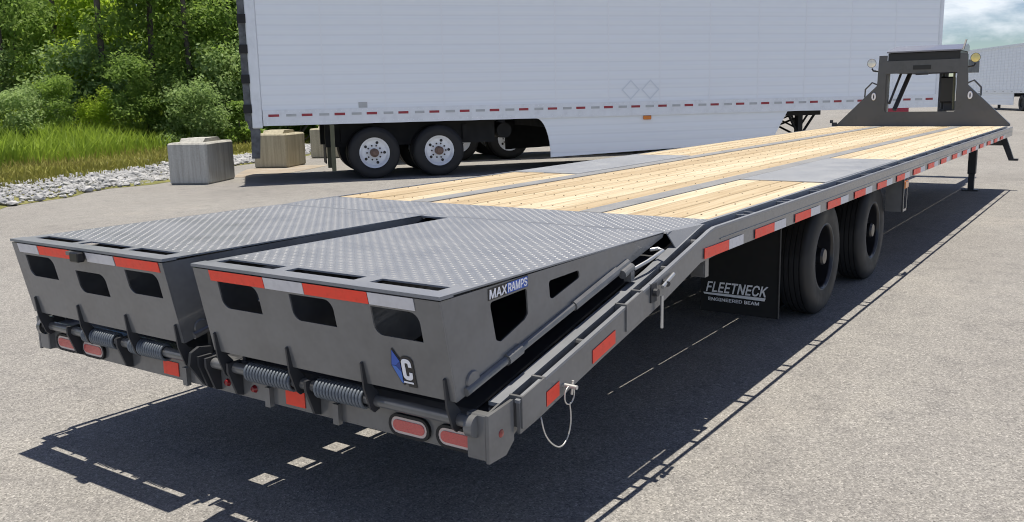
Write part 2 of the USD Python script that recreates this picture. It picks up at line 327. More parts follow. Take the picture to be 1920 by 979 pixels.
# riprap: white rocks along the pavement edge
ico = trimesh.creation.icosphere(0, 1.0); iv, ifc = np.array(ico.vertices), np.array(ico.faces)
rocks = MB()
for k in range(12000):
    s = RNG.uniform(-6, 26); w = 3.3 if s < 3 else max(1.5, 3.3 - 0.25 * (s - 3))
    t = RNG.beta(1.1, 1.3) * w + 0.05 + edge_t(s) * 0.7
    c = vp(s, t); r = RNG.choice([0.022, 0.034, 0.046, 0.062, 0.085], p=[.25, .32, .26, .14, .03]) * RNG.uniform(0.8, 1.2)
    v = iv * (1 + 0.55 * (meshkit.noise(iv * 1.4 + k * 7.3)[:, None] - 0.5)) * r * np.array([RNG.uniform(.8, 1.4), RNG.uniform(.7, 1.2), RNG.uniform(.5, .8)])
    a = RNG.uniform(0, 6.28); ca, sa = math.cos(a), math.sin(a)
    v = np.c_[v[:, 0] * ca - v[:, 1] * sa, v[:, 0] * sa + v[:, 1] * ca, v[:, 2]]
    rocks.add(v + c + [0, 0, r * 0.25], ifc)
structure('riprap', rocks, 'white_rock', kind='stuff', label='band of small white rocks along the pavement edge at left', cat='rocks')

# grass
def blades(n, srange, tfun, hfun, wid, lean=0.8, clump=True):
    mb_v, mb_f = [], []; k = 0
    while k < n:
        s = RNG.uniform(*srange); t = tfun(); c = vp(s, t)
        dens = meshkit.noise(np.array([s * 0.5, t * 0.5, 3.0]))
        if clump and RNG.random() > 0.15 + 1.1 * dens: continue
        h = hfun(t) * RNG.uniform(0.5, 1.25) * (0.55 + 0.9 * dens); a = RNG.uniform(0, 6.28); l = RNG.uniform(0, lean) * h
        d = np.array([math.cos(a), math.sin(a), 0]); b = RNG.uniform(0, 6.28); q = np.array([math.cos(b), math.sin(b), 0]) * wid * RNG.uniform(.6, 1.3) / 2
        p1 = c + d * l * 0.3 + [0, 0, h * 0.6]; p2 = c + d * l + [0, 0, h]
        i = len(mb_v); mb_v += [c - q, c + q, p1 - q * 0.7, p1 + q * 0.7, p2]
        mb_f += [(i, i + 1, i + 3), (i, i + 3, i + 2), (i + 2, i + 3, i + 4)]; k += 1
    return trimesh.Trimesh(np.array(mb_v), np.array(mb_f), process=False)
structure('short_grass', blades(30000, (-6, 30), lambda: 1.6 + RNG.beta(1.6, 1.3) * 6.0, lambda t: 0.10 + 0.03 * t, 0.035), 'dry_grass', kind='stuff',
          label='short dry yellowish grass between the white rocks and the tall grass', cat='grass')
structure('tall_grass', blades(95000, (-16, 42), lambda: 5.2 + RNG.beta(1.2, 1.4) * 14, lambda t: 0.40 + 0.055 * min(t, 14), 0.035), 'grass_blade', kind='stuff',
          label='tall bright green grass in front of the bushes at left', cat='grass')

# ------------------------------------------------------------------ shrubs and trees
def leaf_cloud(n, lobes, size, seed, flat=0.0):
    g = np.random.default_rng(seed); lob = np.array(lobes, float); w = lob[:, 3] * lob[:, 4]; w = w / w.sum()
    idx = g.choice(len(lob), n, p=w); d = g.normal(size=(n, 3)); d /= np.linalg.norm(d, axis=1, keepdims=True)
    rad = g.uniform(0.15, 1.0, n) ** 0.7
    lump = 0.62 + 0.75 * meshkit.noise(d * 2.6 + idx[:, None] * 5.1 + seed)
    c = lob[idx, :3] + d * (rad * lump)[:, None] * lob[idx][:, [3, 3, 4]]
    c[:, 2] = np.maximum(c[:, 2], 0.05)
    nrm = d * 0.55 + g.normal(size=(n, 3)) * 0.65 + [0.0, -0.1, 0.75]; nrm /= np.linalg.norm(nrm, axis=1, keepdims=True)
    a = np.cross(nrm, g.normal(size=(n, 3))); a /= np.linalg.norm(a, axis=1, keepdims=True); b = np.cross(nrm, a)
    sz = size * g.uniform(0.6, 1.4, n)[:, None]
    v = np.stack([c - a * sz, c - b * sz * 0.5 + nrm * sz * .1, c + a * sz, c + b * sz * 0.5 + nrm * sz * .1], 1).reshape(-1, 3)
    i = np.arange(n)[:, None] * 4
    f = np.vstack([i + [0, 1, 2], i + [0, 2, 3]])
    return trimesh.Trimesh(v, f, process=False)
def limb(mb, p, q, r0, r1, g, n=6):
    p, q = np.array(p, float), np.array(q, float); t = np.linspace(0, 1, n)[:, None]
    pts = p + (q - p) * t; pts[1:-1] += g.normal(size=(n - 2, 3)) * np.linalg.norm(q - p) * 0.03
    mb.tube(pts, np.linspace(r0, r1, n), 7)

def make_bush(name, loc, rz, label, cat, mat, seed, lobes, n, size, scale=None):
    p = thing(name, label, cat, loc, rz, 'shrubs along the edge of the wood', scale); g = np.random.default_rng(seed)
    st = MB()
    for l in lobes[:7]: limb(st, (g.normal() * 0.12, g.normal() * 0.12, -0.1), (l[0], l[1], l[2]), 0.045, 0.012, g)
    part(p, 'stem', st, 'bark', True); part(p, 'foliage', leaf_cloud(n, lobes, size, seed), mat); return p
def lobes_for(seed, k, w, h, base=0.3):
    g = np.random.default_rng(seed); out = []
    for i in range(k):
        z = base + (h - base) * (i + 0.5) / k * g.uniform(0.75, 1.1); rr = w * (0.95 - 0.55 * (z / h)) ; a = g.uniform(0, 6.28); q = rr * g.uniform(0.15, 1.0)
        out.append((q * math.cos(a), q * math.sin(a), z * g.uniform(.85, 1.15), w * g.uniform(0.22, 0.52), h * g.uniform(0.09, 0.22)))
    return out
FWH = np.array([math.cos(YAW), math.sin(YAW)]); RTH = np.array([math.sin(YAW), -math.cos(YAW)])
def site(D, X): xy = CAM[:2] + FWH * D + RTH * X; q = xy - E0; return (xy[0], xy[1], verge_z(float(q @ ED), float(q @ EN)) - 0.05)
# kinds of bush: built once each, then referenced
KINDS = {
 'leafy_shrub': ('leaf_green', 21, 17, 1.9, 3.6, 6000, 0.08, 'green leafy shrub'),
 'yellow_green_shrub': ('leaf_yellow', 22, 16, 1.8, 3.8, 5600, 0.082, 'bright yellow-green shrub'),
 'grey_green_shrub': ('leaf_blue', 23, 18, 1.9, 3.0, 7000, 0.072, 'pale grey-green shrub'),
 'dark_shrub': ('leaf_dark', 24, 16, 2.0, 3.4, 6000, 0.08, 'dark green shrub'),
 'low_shrub': ('leaf_green', 25, 8, 1.3, 1.5, 5000, 0.065, 'low green shrub')}
PROTO = {}
def bush(kind, D, X, sc, rz, label, sz=1.0):
    mat, seed, k, w, h, n, size, _ = KINDS[kind]
    if kind not in PROTO:
        PROTO[kind] = make_bush(kind, site(D, X), rz, label, 'shrub', mat, seed, lobes_for(seed, k, w, h), n, size, (sc, sc, sc * sz)); return
    instance(PROTO[kind], site(D, X), rz, label, None, (sc, sc, sc * sz))
ORD = ['leftmost', 'second', 'third', 'fourth', 'fifth', 'sixth', 'seventh', 'eighth', 'ninth', 'tenth', 'eleventh', 'twelfth', 'thirteenth', 'fourteenth']
front = [('dark_shrub', 29.5, -17.8, 0.8), ('grey_green_shrub', 30.0, -16.0, 0.72), ('leafy_shrub', 30.4, -15.0, 0.55), ('yellow_green_shrub', 31.0, -13.9, 0.5),
         ('leafy_shrub', 31.2, -12.7, 0.72), ('dark_shrub', 31.8, -11.9, 0.66), ('grey_green_shrub', 31.0, -10.6, 0.82), ('low_shrub', 30.9, -9.2, 0.95), ('leafy_shrub', 33.0, -7.8, 0.8), ('dark_shrub', 34.0, -6.0, 0.8), ('leafy_shrub', 35, -3.6, .8), ('yellow_green_shrub', 36, -0.8, .7)]
SIDE = [f'{o} from the left' if o != 'leftmost' else 'leftmost of all' for o in ORD]
for i, (k, D, X, sc) in enumerate(front):
    bush(k, D, X, sc, (i * 77) % 360, f'{KINDS[k][7]} in the front row of shrubs, {SIDE[i]}')
back = []
for row, (D0, n, sc) in enumerate(((34.5, 12, 1.12), (39.0, 12, 1.55), (44.5, 10, 2.1))):
    for j in range(n):
        X = -D0 * 0.62 + (D0 * 0.52) * j / (n - 1) + RNG.uniform(-.5, .5)
        kd = ['leafy_shrub', 'yellow_green_shrub', 'leafy_shrub', 'dark_shrub', 'yellow_green_shrub'][int(RNG.integers(5))]
        if row == 0 and j % 3 == 1: kd = 'grey_green_shrub'
        bush(kd, D0 + RNG.uniform(-1, 1), X, sc * RNG.uniform(.85, 1.15), RNG.uniform(0, 360),
             f'{KINDS[kd][7]} in the {["second", "third", "rearmost"][row]} row of shrubs, {ORD[j]} from the left', RNG.uniform(.95, 1.25))

def make_pine(name, loc, label, seed, h=14.0, r=0.115, crown0=9.0):
    p = thing(name, label, 'tree', loc, 0.0, 'tall thin pines in the wood'); g = np.random.default_rng(seed)
    tr = MB(); z = np.linspace(-0.2, h, 9); pts = np.c_[0.1 * np.sin(z * .35 + seed), 0.1 * np.cos(z * .3 + seed), z]
    tr.tube(pts, np.linspace(r, 0.03, 9), 9)
    lob = []
    for k in range(12):
        zz = crown0 + (h - crown0) * (k + .5) / 12; a = g.uniform(0, 6.28); L = 1.7 * (1.15 - (zz - crown0) / (h - crown0)) + .3
        e = np.array([math.cos(a) * L, math.sin(a) * L, zz + 0.35]); limb(tr, (0, 0, zz), e, 0.04, 0.012, g, 4)
        lob.append((e[0] * .7, e[1] * .7, e[2], .8, .45))
    for k in range(5):                                    # dead stubs low on the trunk
        zz = g.uniform(2, crown0); a = g.uniform(0, 6.28); limb(tr, (0, 0, zz), (math.cos(a) * .6, math.sin(a) * .6, zz + .1), .02, .006, g, 4)
    part(p, 'trunk', tr, 'bark', True); part(p, 'crown', leaf_cloud(600, lob, 0.12, seed + 5), 'pine_needles'); return p
PX = [(36.0, -19.6), (37.0, -18.1), (33.4, -14.75), (34.6, -13.25), (34.2, -11.75), (40, -13.0), (41.5, -17.4), (42, -22.2), (37.6, -11.4), (39, -10.2), (44, -14.5), (45, -19.7), (46, -12), (39, -7.1)]
pine0 = None
for i, (D, X) in enumerate(sorted(PX, key=lambda q: q[1] / q[0])):
    lab = f'tall thin pine tree rising out of the bushes, {ORD[i]} from the left' if i else 'tall thin pine tree rising out of the bushes, leftmost of the trunks'
    if pine0 is None: pine0 = make_pine('pine_tree', site(D, X), lab, 41)
    else:
        q = RNG.uniform(.85, 1.2); instance(pine0, site(D, X), RNG.uniform(0, 360), lab, None, (q, q, RNG.uniform(.9, 1.15)))
# far mass of the wood behind everything
fl = []
for j in range(60):
    D = RNG.uniform(48, 56); X = -D * 0.75 + D * 0.9 * j / 59; x, y, z = site(D, X); fl.append((x, y, z + RNG.uniform(1, 8.5), RNG.uniform(1.8, 3.0), RNG.uniform(1.5, 2.6)))
structure('far_woods', leaf_cloud(26000, fl, 0.30, 91), 'leaf_dark', kind='stuff', label='dense dark mass of the wood behind the shrubs', cat='woods')

# ================================================================== CONCRETE BLOCKS
def block(loc, rz, label, L=1.22, W=0.80, Hh=0.80, mt='concrete'):
    p = thing('concrete_block', label, 'concrete block', loc, rz, 'concrete blocks by the verge')
    b = MB(); c = 0.035
    b.box(0, L, 0, W, 0, Hh, c)
    b.prism([(L * .16, Hh - .01), (L * .84, Hh - .01), (L * .74, Hh + .075), (L * .26, Hh + .075)], W * .2, W * .8)
    mm = b.get(); mm = mm.subdivide(); mm = mm.subdivide(); v = np.array(mm.vertices)
    v += (meshkit.noise(v * 9 + loc[0])[:, None] - .5) * 0.012; mm = trimesh.Trimesh(v, mm.faces, process=False)
    part(p, 'block_body', mm, mt)
    return p
block((7.18, 11.81, 0), 28.2, 'large grey concrete block on the pavement, nearest of the blocks', 1.25, 0.80)
block((10.76, 13.6, 0), 25.5, 'weathered tan concrete block under the tail of the white van trailer', 1.16, 0.84, 0.80, 'concrete_tan')
block((13.85, 15.0, 0), 24.0, 'far concrete block half hidden behind the van trailer mudflaps', 1.16, 0.84, 0.80, 'concrete_tan')
# rusty dust patch by the blocks
rp = Polygon([(8.7, 12.6), (9.4, 13.3), (10.2, 14.0), (11.2, 13.9), (11.5, 13.4), (10.6, 13.0), (9.6, 12.6)]).buffer(.35).buffer(-.1)
structure('dirt_patch', MB().prism(rp, 0.001, 0.005, 'z'), 'rust_dust', kind='structure')

# ================================================================== WHITE VAN TRAILER
VO = (9.381, 9.514, 0.0); VH = -39.5
van = thing('van_trailer', 'long white dry van semi-trailer parked behind the flatbed', 'semi-trailer', VO, VH, 'white semi-trailers parked in the yard')
x0, x1, zb, zt = -2.2, 13.3, 1.09, 4.10
W = 2.58
k = 13; xs = np.linspace(x0 + .112, x1 - .14, k + 1)
for i in range(k): part(van, 'wall_panel', MB().box(xs[i] + .002, xs[i + 1] - .002, 0.0, 0.03, zb + .30, zt - .1), 'van_wall')
for i in range(1, k): part(van, 'seam_strip', MB().box(xs[i] - .012, xs[i] + .012, -0.004, 0.0, zb + .30, zt - .1), 'van_seam')
part(van, 'far_wall', MB().box(x0 + .1, x1 - .1, W - .03, W, zb + .1, zt), 'van_wall')
part(van, 'front_wall', MB().box(x1 - .05, x1 - .004, .10, W - .1, zb, zt), 'van_wall')
for y in (0.06, W - .06): part(van, 'corner_post', MB().lathe([(0.001, zb), (.08, zb), (.08, zt), (.001, zt)], 16, 'z', (x1 - .08, y, 0)), 'van_trim', 30)
part(van, 'roof', MB().box(x0, x1, 0.01, W - .01, zt, zt + .03), 'van_trim')
part(van, 'floor', MB().box(x0, x1, .04, W - .04, zb + .02, zb + .12), 'van_undercarriage')
part(van, 'bottom_rail', MB().box(x0 + .12, x1 - .1, -0.012, .03, zb, zb + .30), 'van_trim')
riv = MB()
for i in range(1, k):
    for zz in np.arange(zb + .36, zt - .1, .15): riv.box(xs[i] - .012, xs[i] + .012, -.007, -.003, zz - .012, zz + .012)
for i in range(150):
    xx = x0 + .2 + i * .1
    for zz in (zb + .05, zb + .26): riv.box(xx - .008, xx + .008, -.017, -.011, zz - .008, zz + .008)
part(van, 'rivet', riv, 'van_seam', kind='stuff')
part(van, 'top_rail', MB().box(x0 + .1, x1 - .1, -.012, .03, zt - .1, zt + .02), 'van_trim')
part(van, 'rear_post', MB().box(x0 - .08, x0 + .11, -.02, .16, zb - .04, zt + .03, .015), 'van_trim')
part(van, 'rear_post', MB().box(x0 - .08, x0 + .11, W - .16, W + .02, zb - .04, zt + .03, .015), 'van_trim')
part(van, 'rear_door', MB().box(x0 - .10, x0 - .05, .17, W / 2 - .005, zb + .05, zt), 'weathered_steel')
part(van, 'rear_door', MB().box(x0 - .10, x0 - .05, W / 2 + .005, W - .17, zb + .05, zt), 'weathered_steel')
part(van, 'door_gasket', MB().box(x0 - .21, x0 - .085, .0, .05, zb + .1, zt), 'weathered_steel')
for zz in np.arange(zb + .25, zt, .55):
    part(van, 'door_hinge', MB().box(x0 - .225, x0 - .07, -.03, .0, zz, zz + .16), 'van_undercarriage')
rod = MB()
for y in (.35, .9, 1.7, 2.25): rod.tube([(x0 - .14, y, zb - .05), (x0 - .14, y, zt)], .017, 8)
part(van, 'lock_rod', rod, 'dull_silver', True)
part(van, 'rear_bumper', MB().box(x0 - .12, x0 - .02, .05, W - .05, .50, .61), 'weathered_steel')
for y in (.02, 1.9): part(van, 'bumper_post', MB().prism([(x0 - .22, zb + .22), (x0 - .02, zb + .22), (x0 + .06, zb - .1), (x0 + .02, .48), (x0 - .13, .48), (x0 - .12, zb - .1)], y, y + .12), 'weathered_steel')
# reflective strips on the bottom rail: red and silver alternate
zs = 1.28; dx = .62; xx = -1.98
for i in range(25):
    a = xx + i * dx
    if a + .3 > x1: break
    part(van, 'red_reflector', MB().box(a, a + .20, -.0165, -.0125, zs - .022, zs + .025), 'dull_red')
    if a + .55 < x1: part(van, 'silver_reflector', MB().box(a + .33, a + .52, -.0165, -.0125, zs - .022, zs + .025), 'dull_silver')
part(van, 'sign_plate', MB().box(-.27, -.10, -.006, -.001, 1.38, 1.50), 'dull_silver')
# faint removed stickers: two diamond outlines
for cx in (5.45, 5.90):
    o = Polygon([(cx - .21, 1.63), (cx, 1.84), (cx + .21, 1.63), (cx, 1.42)]); o = o.difference(o.buffer(-.025))
    part(van, 'sticker_ghost', MB().prism(o, -.0075, -.0045), 'stencil_gray')
sk = [(3.35, zb), (9.25, zb), (8.9, .50), (8.2, .42), (3.66, .28)] + [(3.35 + .31 * math.sin(a), .28 + .81 * (1 - (1 - math.cos(a)) )) for a in np.linspace(math.pi / 2, 0.0, 9)][1:-1]
part(van, 'side_skirt', MB().prism(sk, .015, .03), 'van_wall')
fsk = [(3.38, zb), (9.25, zb), (8.9, .50), (3.38, .33)]
part(van, 'far_side_skirt', MB().prism(fsk, W - .05, W - .03), 'flap_rubber_and_skirt_shade')  # black colour stands in for the deep shade on the inner side
part(van, 'skirt_brace', MB().box(3.6, 3.66, .04, W - .06, .9, 1.08), 'van_undercarriage')
part(van, 'skirt_marker', MB().box(5.74, 5.92, -.03, .012, 1.0, 1.085, .01), 'lens_amber')
def van_wheel(parent, x, y0, R=.508, wid=.27, out=-1):
    w = sub(parent, 'wheel')
    tp = [(.30, 0), (.33, -.012), (.40, -.018), (.46, -.012), (.492, .015), (R, .035), (R, .08), (R - .012, .083), (R - .012, .095), (R, .098), (R, .172), (R - .012, .175), (R - .012, .187), (R, .19), (R, wid - .035), (.492, wid - .015), (.46, wid + .012), (.40, wid + .018), (.33, wid + .012), (.30, wid)]
    part(w, 'tyre', MB().lathe([(r, y0 + h) for r, h in tp], 56, 'y', (x, 0, R)), 'black_rubber', 35)
    rp = [(.305, .25), (.285, .24), (.285, .02), (.305, .0), (.312, .004), (.300, .012), (.27, .03), (.255, .06), (.235, .075), (.12, .085), (.001, .085)]
    part(w, 'rim', MB().lathe([(r, y0 + h) for r, h in rp], 48, 'y', (x, 0, R)), 'van_rim', 35)
    part(w, 'hub', MB().lathe([(.085, y0 + .09), (.085, y0 - .01), (.075, y0 - .03), (.055, y0 - .035), (.05, y0 - .06), (.001, y0 - .062)], 20, 'y', (x, 0, R)), 'hub_rust', 30)
    nuts = MB(); hh = MB()
    for q in range(10):
        a = q * 2 * math.pi / 10; nuts.lathe([(.001, y0 + .05), (.017, y0 + .055), (.017, y0 + .09)], 6, 'y', (x + .143 * math.cos(a), 0, R + .143 * math.sin(a)))
    for q in range(5):
        a = q * 2 * math.pi / 5 + x; hh.lathe([(.001, y0 + .068), (.028, y0 + .068), (.030, y0 + .082)], 12, 'y', (x + .205 * math.cos(a), 0, R + .205 * math.sin(a)))
    part(w, 'wheel_nuts', nuts, 'bolt_dark'); part(w, 'hand_holes', hh, 'black_plastic')
for x in (0.0, 1.3):
    for y in (0.0, .34, W - .61, W - .27): van_wheel(van, x, y)
    part(van, 'axle', MB().tube([(x, .1, .508), (x, W - .1, .508)], .07, 12), 'van_undercarriage', True)
part(van, 'axle_frame', MB().box(-.9, 2.6, .55, .70, .62, 1.09).box(-.9, 2.6, W - .70, W - .55, .62, 1.09).box(-.6, -.5, .5, W - .5, .7, 1.0).box(1.9, 2.0, .5, W - .5, .7, 1.0), 'van_undercarriage')
part(van, 'air_tank', MB().tube([(2.8, .5, .85), (2.8, 1.7, .85)], .16, 14), 'van_undercarriage', True)
for y in (.02, W - .64): part(van, 'mud_flap', MB().box(-.80, -.785, y, y + .62, .20, .95), 'flap_rubber_and_skirt_shade')
for y in (.0, .95): part(van, 'flap_bracket', MB().box(-.84, -.76, y, y + .05, .18, 1.08), 'olive_steel')
for y in (.35, W - .45):
    lg = MB().box(9.75, 9.87, y, y + .12, .25, 1.09).box(9.70, 9.92, y - .04, y + .16, .0, .06).box(9.77, 9.85, y + .02, y + .10, .05, .3)
    lg.tube([(9.5, y + .06, 1.05), (9.8, y + .06, .55)], .03, 8).tube([(10.25, y + .06, 1.05), (9.85, y + .06, .5)], .03, 8)
    part(van, 'landing_leg', lg, 'van_undercarriage')
part(van, 'landing_brace', MB().tube([(9.8, .4, .5), (9.8, W - .4, .95)], .025, 8).tube([(9.8, .4, .95), (9.8, W - .4, .5)], .025, 8).box(9.3, 10.3, .3, W - .3, .98, 1.09), 'van_undercarriage')

hd_ = math.radians(VH); o2 = np.array([VO[0], VO[1]]) + np.array([math.cos(hd_), math.sin(hd_)]) * 2.6 + np.array([-math.sin(hd_), math.cos(hd_)]) * 4.0
instance(van, (o2[0], o2[1], 0), VH, 'second white semi-trailer hidden behind the first, only its wheels showing underneath')

# ================================================================== FLATBED GOOSENECK TRAILER
H = 0.945
def dz(x): return .925 + .215 * x if x < 0 else .925
def ramp_bottom(x): return .617 + (x + 1.742) * (.93 - .617) / (1.742 - .285)
T = thing('gooseneck_trailer', 'dark grey gooseneck flatbed trailer with pine deck and folded diamond plate ramps', 'trailer')
XF_, XW = 11.66, 0.19
YL, YR = 1.335, -1.306              # outer faces of the rub rails
# --- deck planks
def plank(xa, xb, ya, yb):
    g0, g1 = RNG.choice([.0004, .0007, .0022], 2, p=[.5, .3, .2]); zt_ = H + RNG.uniform(-.004, .001); c = RNG.uniform(.008, .012)
    a, b, zb_ = ya + g0, yb - g1, H - .038
    part(T, 'plank', MB().prism([(a, zb_), (b, zb_), (b, zt_ - c), (b - c * .6, zt_), (a + c * .6, zt_), (a, zt_ - c)], xa, xb, 'x'), 'wood')
for a, b, n in ((-.504, .504, 7),):
    e = np.linspace(a, b, n + 1)
    for i in range(n): plank(XW + .005, XF_ - .05, e[i], e[i + 1])
for a, b in ((.636, 1.235), (-1.215, -.636)):
    e = np.linspace(a, b, 5)
    for i in range(4): plank(XW + .005, 2.135, e[i], e[i + 1]); plank(4.265, XF_ - .05, e[i], e[i + 1])
for y in (.57, -.57): part(T, 'center_strip', MB().box(XW, XF_ - .04, y - .062, y + .062, H - .012, H + .002, .002), 'strip_plate')
for a, b in ((.643, 1.235), (-1.215, -.643)):
    part(T, 'fender_plate', MB().box(2.14, 4.26, a, b, H - .01, H + .004, .002), 'deck_plate')
    for xx in (2.15, 4.25): part(T, 'fender_angle', MB().box(xx - .012, xx + .012, a, b, H - .06, H - .012), 'gray_paint')
scr = MB()
for i in range(24):
    x = .35 + .48 * i
    if x > XF_ - .2: break
    for (a, b, n) in ((-.504, .504, 7), (.636, 1.235, 4), (-1.215, -.636, 4)):
        if n == 4 and 2.1 < x < 4.3: continue
        e = np.linspace(a, b, n + 1)
        for q in range(n):
            for f_ in (.25, .75): scr.lathe([(.001, H + .0014), (.004, H + .001), (.005, H - .004)], 6, 'z', (x + RNG.uniform(-.012, .012), e[q] + (e[q + 1] - e[q]) * f_ + RNG.uniform(-.006, .006), 0))
part(T, 'deck_screw', scr, 'screw_dark', kind='stuff')
# --- diamond plate lugs
def lugs(pts_fun, u0, u1, v0, v1, keep=None, pitch=.025):
    prof = np.array([(-.0115, 0, 0), (0, -.0036, 0), (.0115, 0, 0), (0, .0036, 0), (0, 0, .0021)])
    V, F = [], []; n = 0
    nu, nv = int((u1 - u0) / pitch), int((v1 - v0) / pitch)
    for i in range(nu):
        for j in range(nv):
            uu, vv = u0 + (i + .5) * pitch, v0 + (j + .5) * pitch
            if keep and not keep(uu, vv): continue
            a = math.pi / 4 if (i + j) % 2 else -math.pi / 4; ca, sa = math.cos(a), math.sin(a)
            q = np.c_[prof[:, 0] * ca - prof[:, 1] * sa + uu, prof[:, 0] * sa + prof[:, 1] * ca + vv, prof[:, 2]]
            V.append(q); F += [(n, n + 1, n + 4), (n + 1, n + 2, n + 4), (n + 2, n + 3, n + 4), (n + 3, n, n + 4)]; n += 5
    V = np.vstack(V); V[:, 2] += pts_fun(V[:, 0]); return trimesh.Trimesh(V, np.array(F), process=False)
tail = part(T, 'tail_plate', MB().prism([(XW - .004, H), (-.255, H), (-.262, H - .008), (XW - .004, H - .008)], -1.214, 1.234), 'gray_plate')
for sg, y_ in ((-1, -1.206), (1, 1.232)):
    q_ = [(-.262, y_, H - .001), (.02, y_, H + .0005), (.02, y_ + sg * .05, H + .001), (-.262, y_ + sg * .05, dz(-.262) + .004)]
    q_ = q_ + [(a, b, c - .008) for a, b, c in q_]
    part(T, 'corner_plate', MB().mesh(trimesh.convex.convex_hull(np.array(q_))), 'gray_plate')
part(T, 'tail_tongue', MB().box(-.30, -.256, -.044, .139, H - .009, H - .0005), 'gray_plate')
part(T, 'joint_strip', MB().box(.12, .26, -1.2, 1.22, H - .062, H - .045), 'dark_steel')  # added under the plank joint to stop sun leaking onto the ground
part(T, 'tail_plate_lug', lugs(lambda u: H + 0 * u, -.25, XW - .01, -1.20, 1.22), 'gray_plate', kind='stuff')
# --- side frames: inner channel, open gap with stake pockets, outer rub rail
def strip_poly(xa, xb, top, thick):
    xs = [x for x in (xa, -.06, -.02, .03, xb) if xa <= x <= xb]
    tp = [(x, dz(min(x, 0.0)) + top - (.004 if -.03 < x < .0 else 0)) for x in xs]
    return tp + [(x, z - thick) for x, z in tp[::-1]]
CH = [(XF_, H), (.03, H), (-.03, H - .012), (-.10, H - .028), (-.5, dz(-.5)), (-1.0, dz(-1.0)), (-1.60, dz(-1.60)), (-1.665, .565), (-1.665, .425), (-1.60, .425), (-1.45, .485), (-1.0, .585), (-.5, .69), (-.12, .79), (.06, .80), (XF_, .80)]
OC = [(XF_, .932), (.04, .932), (-.02, .924), (-.10, .905), (-.5, dz(-.5) - .004), (-1.0, dz(-1.0) - .004), (-1.56, dz(-1.56) - .004), (-1.555, .475), (-1.45, .493), (-1.0, .591), (-.5, .696), (-.12, .795), (.06, .803), (XF_, .803)]
for sgn, yo in ((-1, YR), (1, YL)):
    yi = yo - sgn * .085
    yi = yo - sgn * .046
    DV = [(x, z) for x, z in CH if x <= -.09 and z > dz(x) - .03]
    CD = [(x, z) for x, z in CH if x >= .03]; CV = [(.0299, H)] + [(x, z) for x, z in CH if x < .03] + [(.0299, .798)]
    yd = yi - sgn * .026
    part(T, 'frame_channel', MB().prism(CD, yd, yd - sgn * .006).prism([(x, z) for x, z in CH[:2]] + [(x, z - .010) for x, z in CH[:2][::-1]], yd - sgn * .0062, yd - sgn * .022), 'gray_plate')
    part(T, 'tail_channel', MB().prism(CV, yi, yi - sgn * .008), 'gray_paint')
    part(T, 'frame_flange', MB().prism([(.02, H + .0015), (-.03, H - .010)] + [(x, z + .001) for x, z in CH[3:7]] + [(x, z - .012) for x, z in CH[3:7][::-1]] + [(.02, H - .012)], yi - sgn * .0002, yi - sgn * .044), 'gray_plate')
    part(T, 'inner_web', MB().prism([(-.25, .86), (-.25, .80), (-1.6, .50), (-1.6, dz(-1.6) - .02), (-.5, dz(-.5) - .014)], yi - sgn * .044, yi - sgn * .038), 'gray_paint')
    part(T, 'rub_rail', MB().prism(OC, yo - sgn * .012, yo), 'gray_paint')
    part(T, 'rail_lip', MB().prism([(x, z + .0022) for x, z in OC[:7]] + [(x, z - .008) for x, z in OC[:7][::-1]], yo + sgn * .0012, yo - sgn * .0165), 'gray_plate')  # lighter colour than the rail: sunlit top edge put into the lip
    part(T, 'rail_groove', MB().box(.1, XF_ - .02, yo, yo + sgn * .004, .868, .874), 'gray_paint')
    # pockets
    px = [.55 + .61 * i for i in range(19) if .55 + .61 * i < XF_ - .2]
    for x in px:
        b = MB()
        for q in (-.055, .055): b.box(x + q - .007, x + q + .007, yd + sgn * .0005, yo - sgn * .0125, .815, .934)
        b.box(x - .055, x + .055, yd + sgn * .0005, yd + sgn * .0035, .82, .925)
        part(T, 'stake_pocket', b, 'gray_plate')
    for x in (-1.48, -.765):
        b = MB(); z1 = dz(x)
        for q in (-.065, .065):
            zq = dz(x + q); b.prism([(x + q - .004, zq - .10), (x + q + .004, zq - .10), (x + q + .004, zq + .006), (x + q - .004, zq + .004)], yi + sgn * .0005, yo + sgn * .004)
        b.prism([(x - .07, dz(x - .07) + .004), (x + .07, dz(x + .07) + .004), (x + .07, dz(x + .07) - .10), (x - .07, dz(x - .07) - .10)], yo + sgn * .0005, yo + sgn * .006)
        part(T, 'stake_pocket', b, 'gray_paint')
    for x in (-1.12, -.43, -.12): part(T, 'rail_spacer', MB().tube([(x, yi + sgn * .001, dz(x) - .015), (x, yo - sgn * .0125, dz(x) - .015)], .012, 8), 'gray_paint', 30)
    # rear end post
    part(T, 'end_post', MB().box(-1.70, -1.662, yo - sgn * .105, yo - sgn * .03, .425, .575, .004), 'gray_paint')
    part(T, 'end_plate', MB().prism([(-1.70, .42), (-1.61, .42), (-1.565, .455), (-1.565, .590), (-1.70, .575)], yo - sgn * .03, yo - sgn * .018), 'gray_paint')
    part(T, 'side_marker', MB().lathe([(.001, 0), (.012, .002), (.018, .008)], 14, 'y', (-1.635, yo - sgn * .018 + sgn * .004, .50)) if sgn < 0 else MB().lathe([(.001, 0), (.012, -.002), (.018, -.008)], 14, 'y', (-1.635, yo - sgn * .018, .50)), 'marker_red', 30)
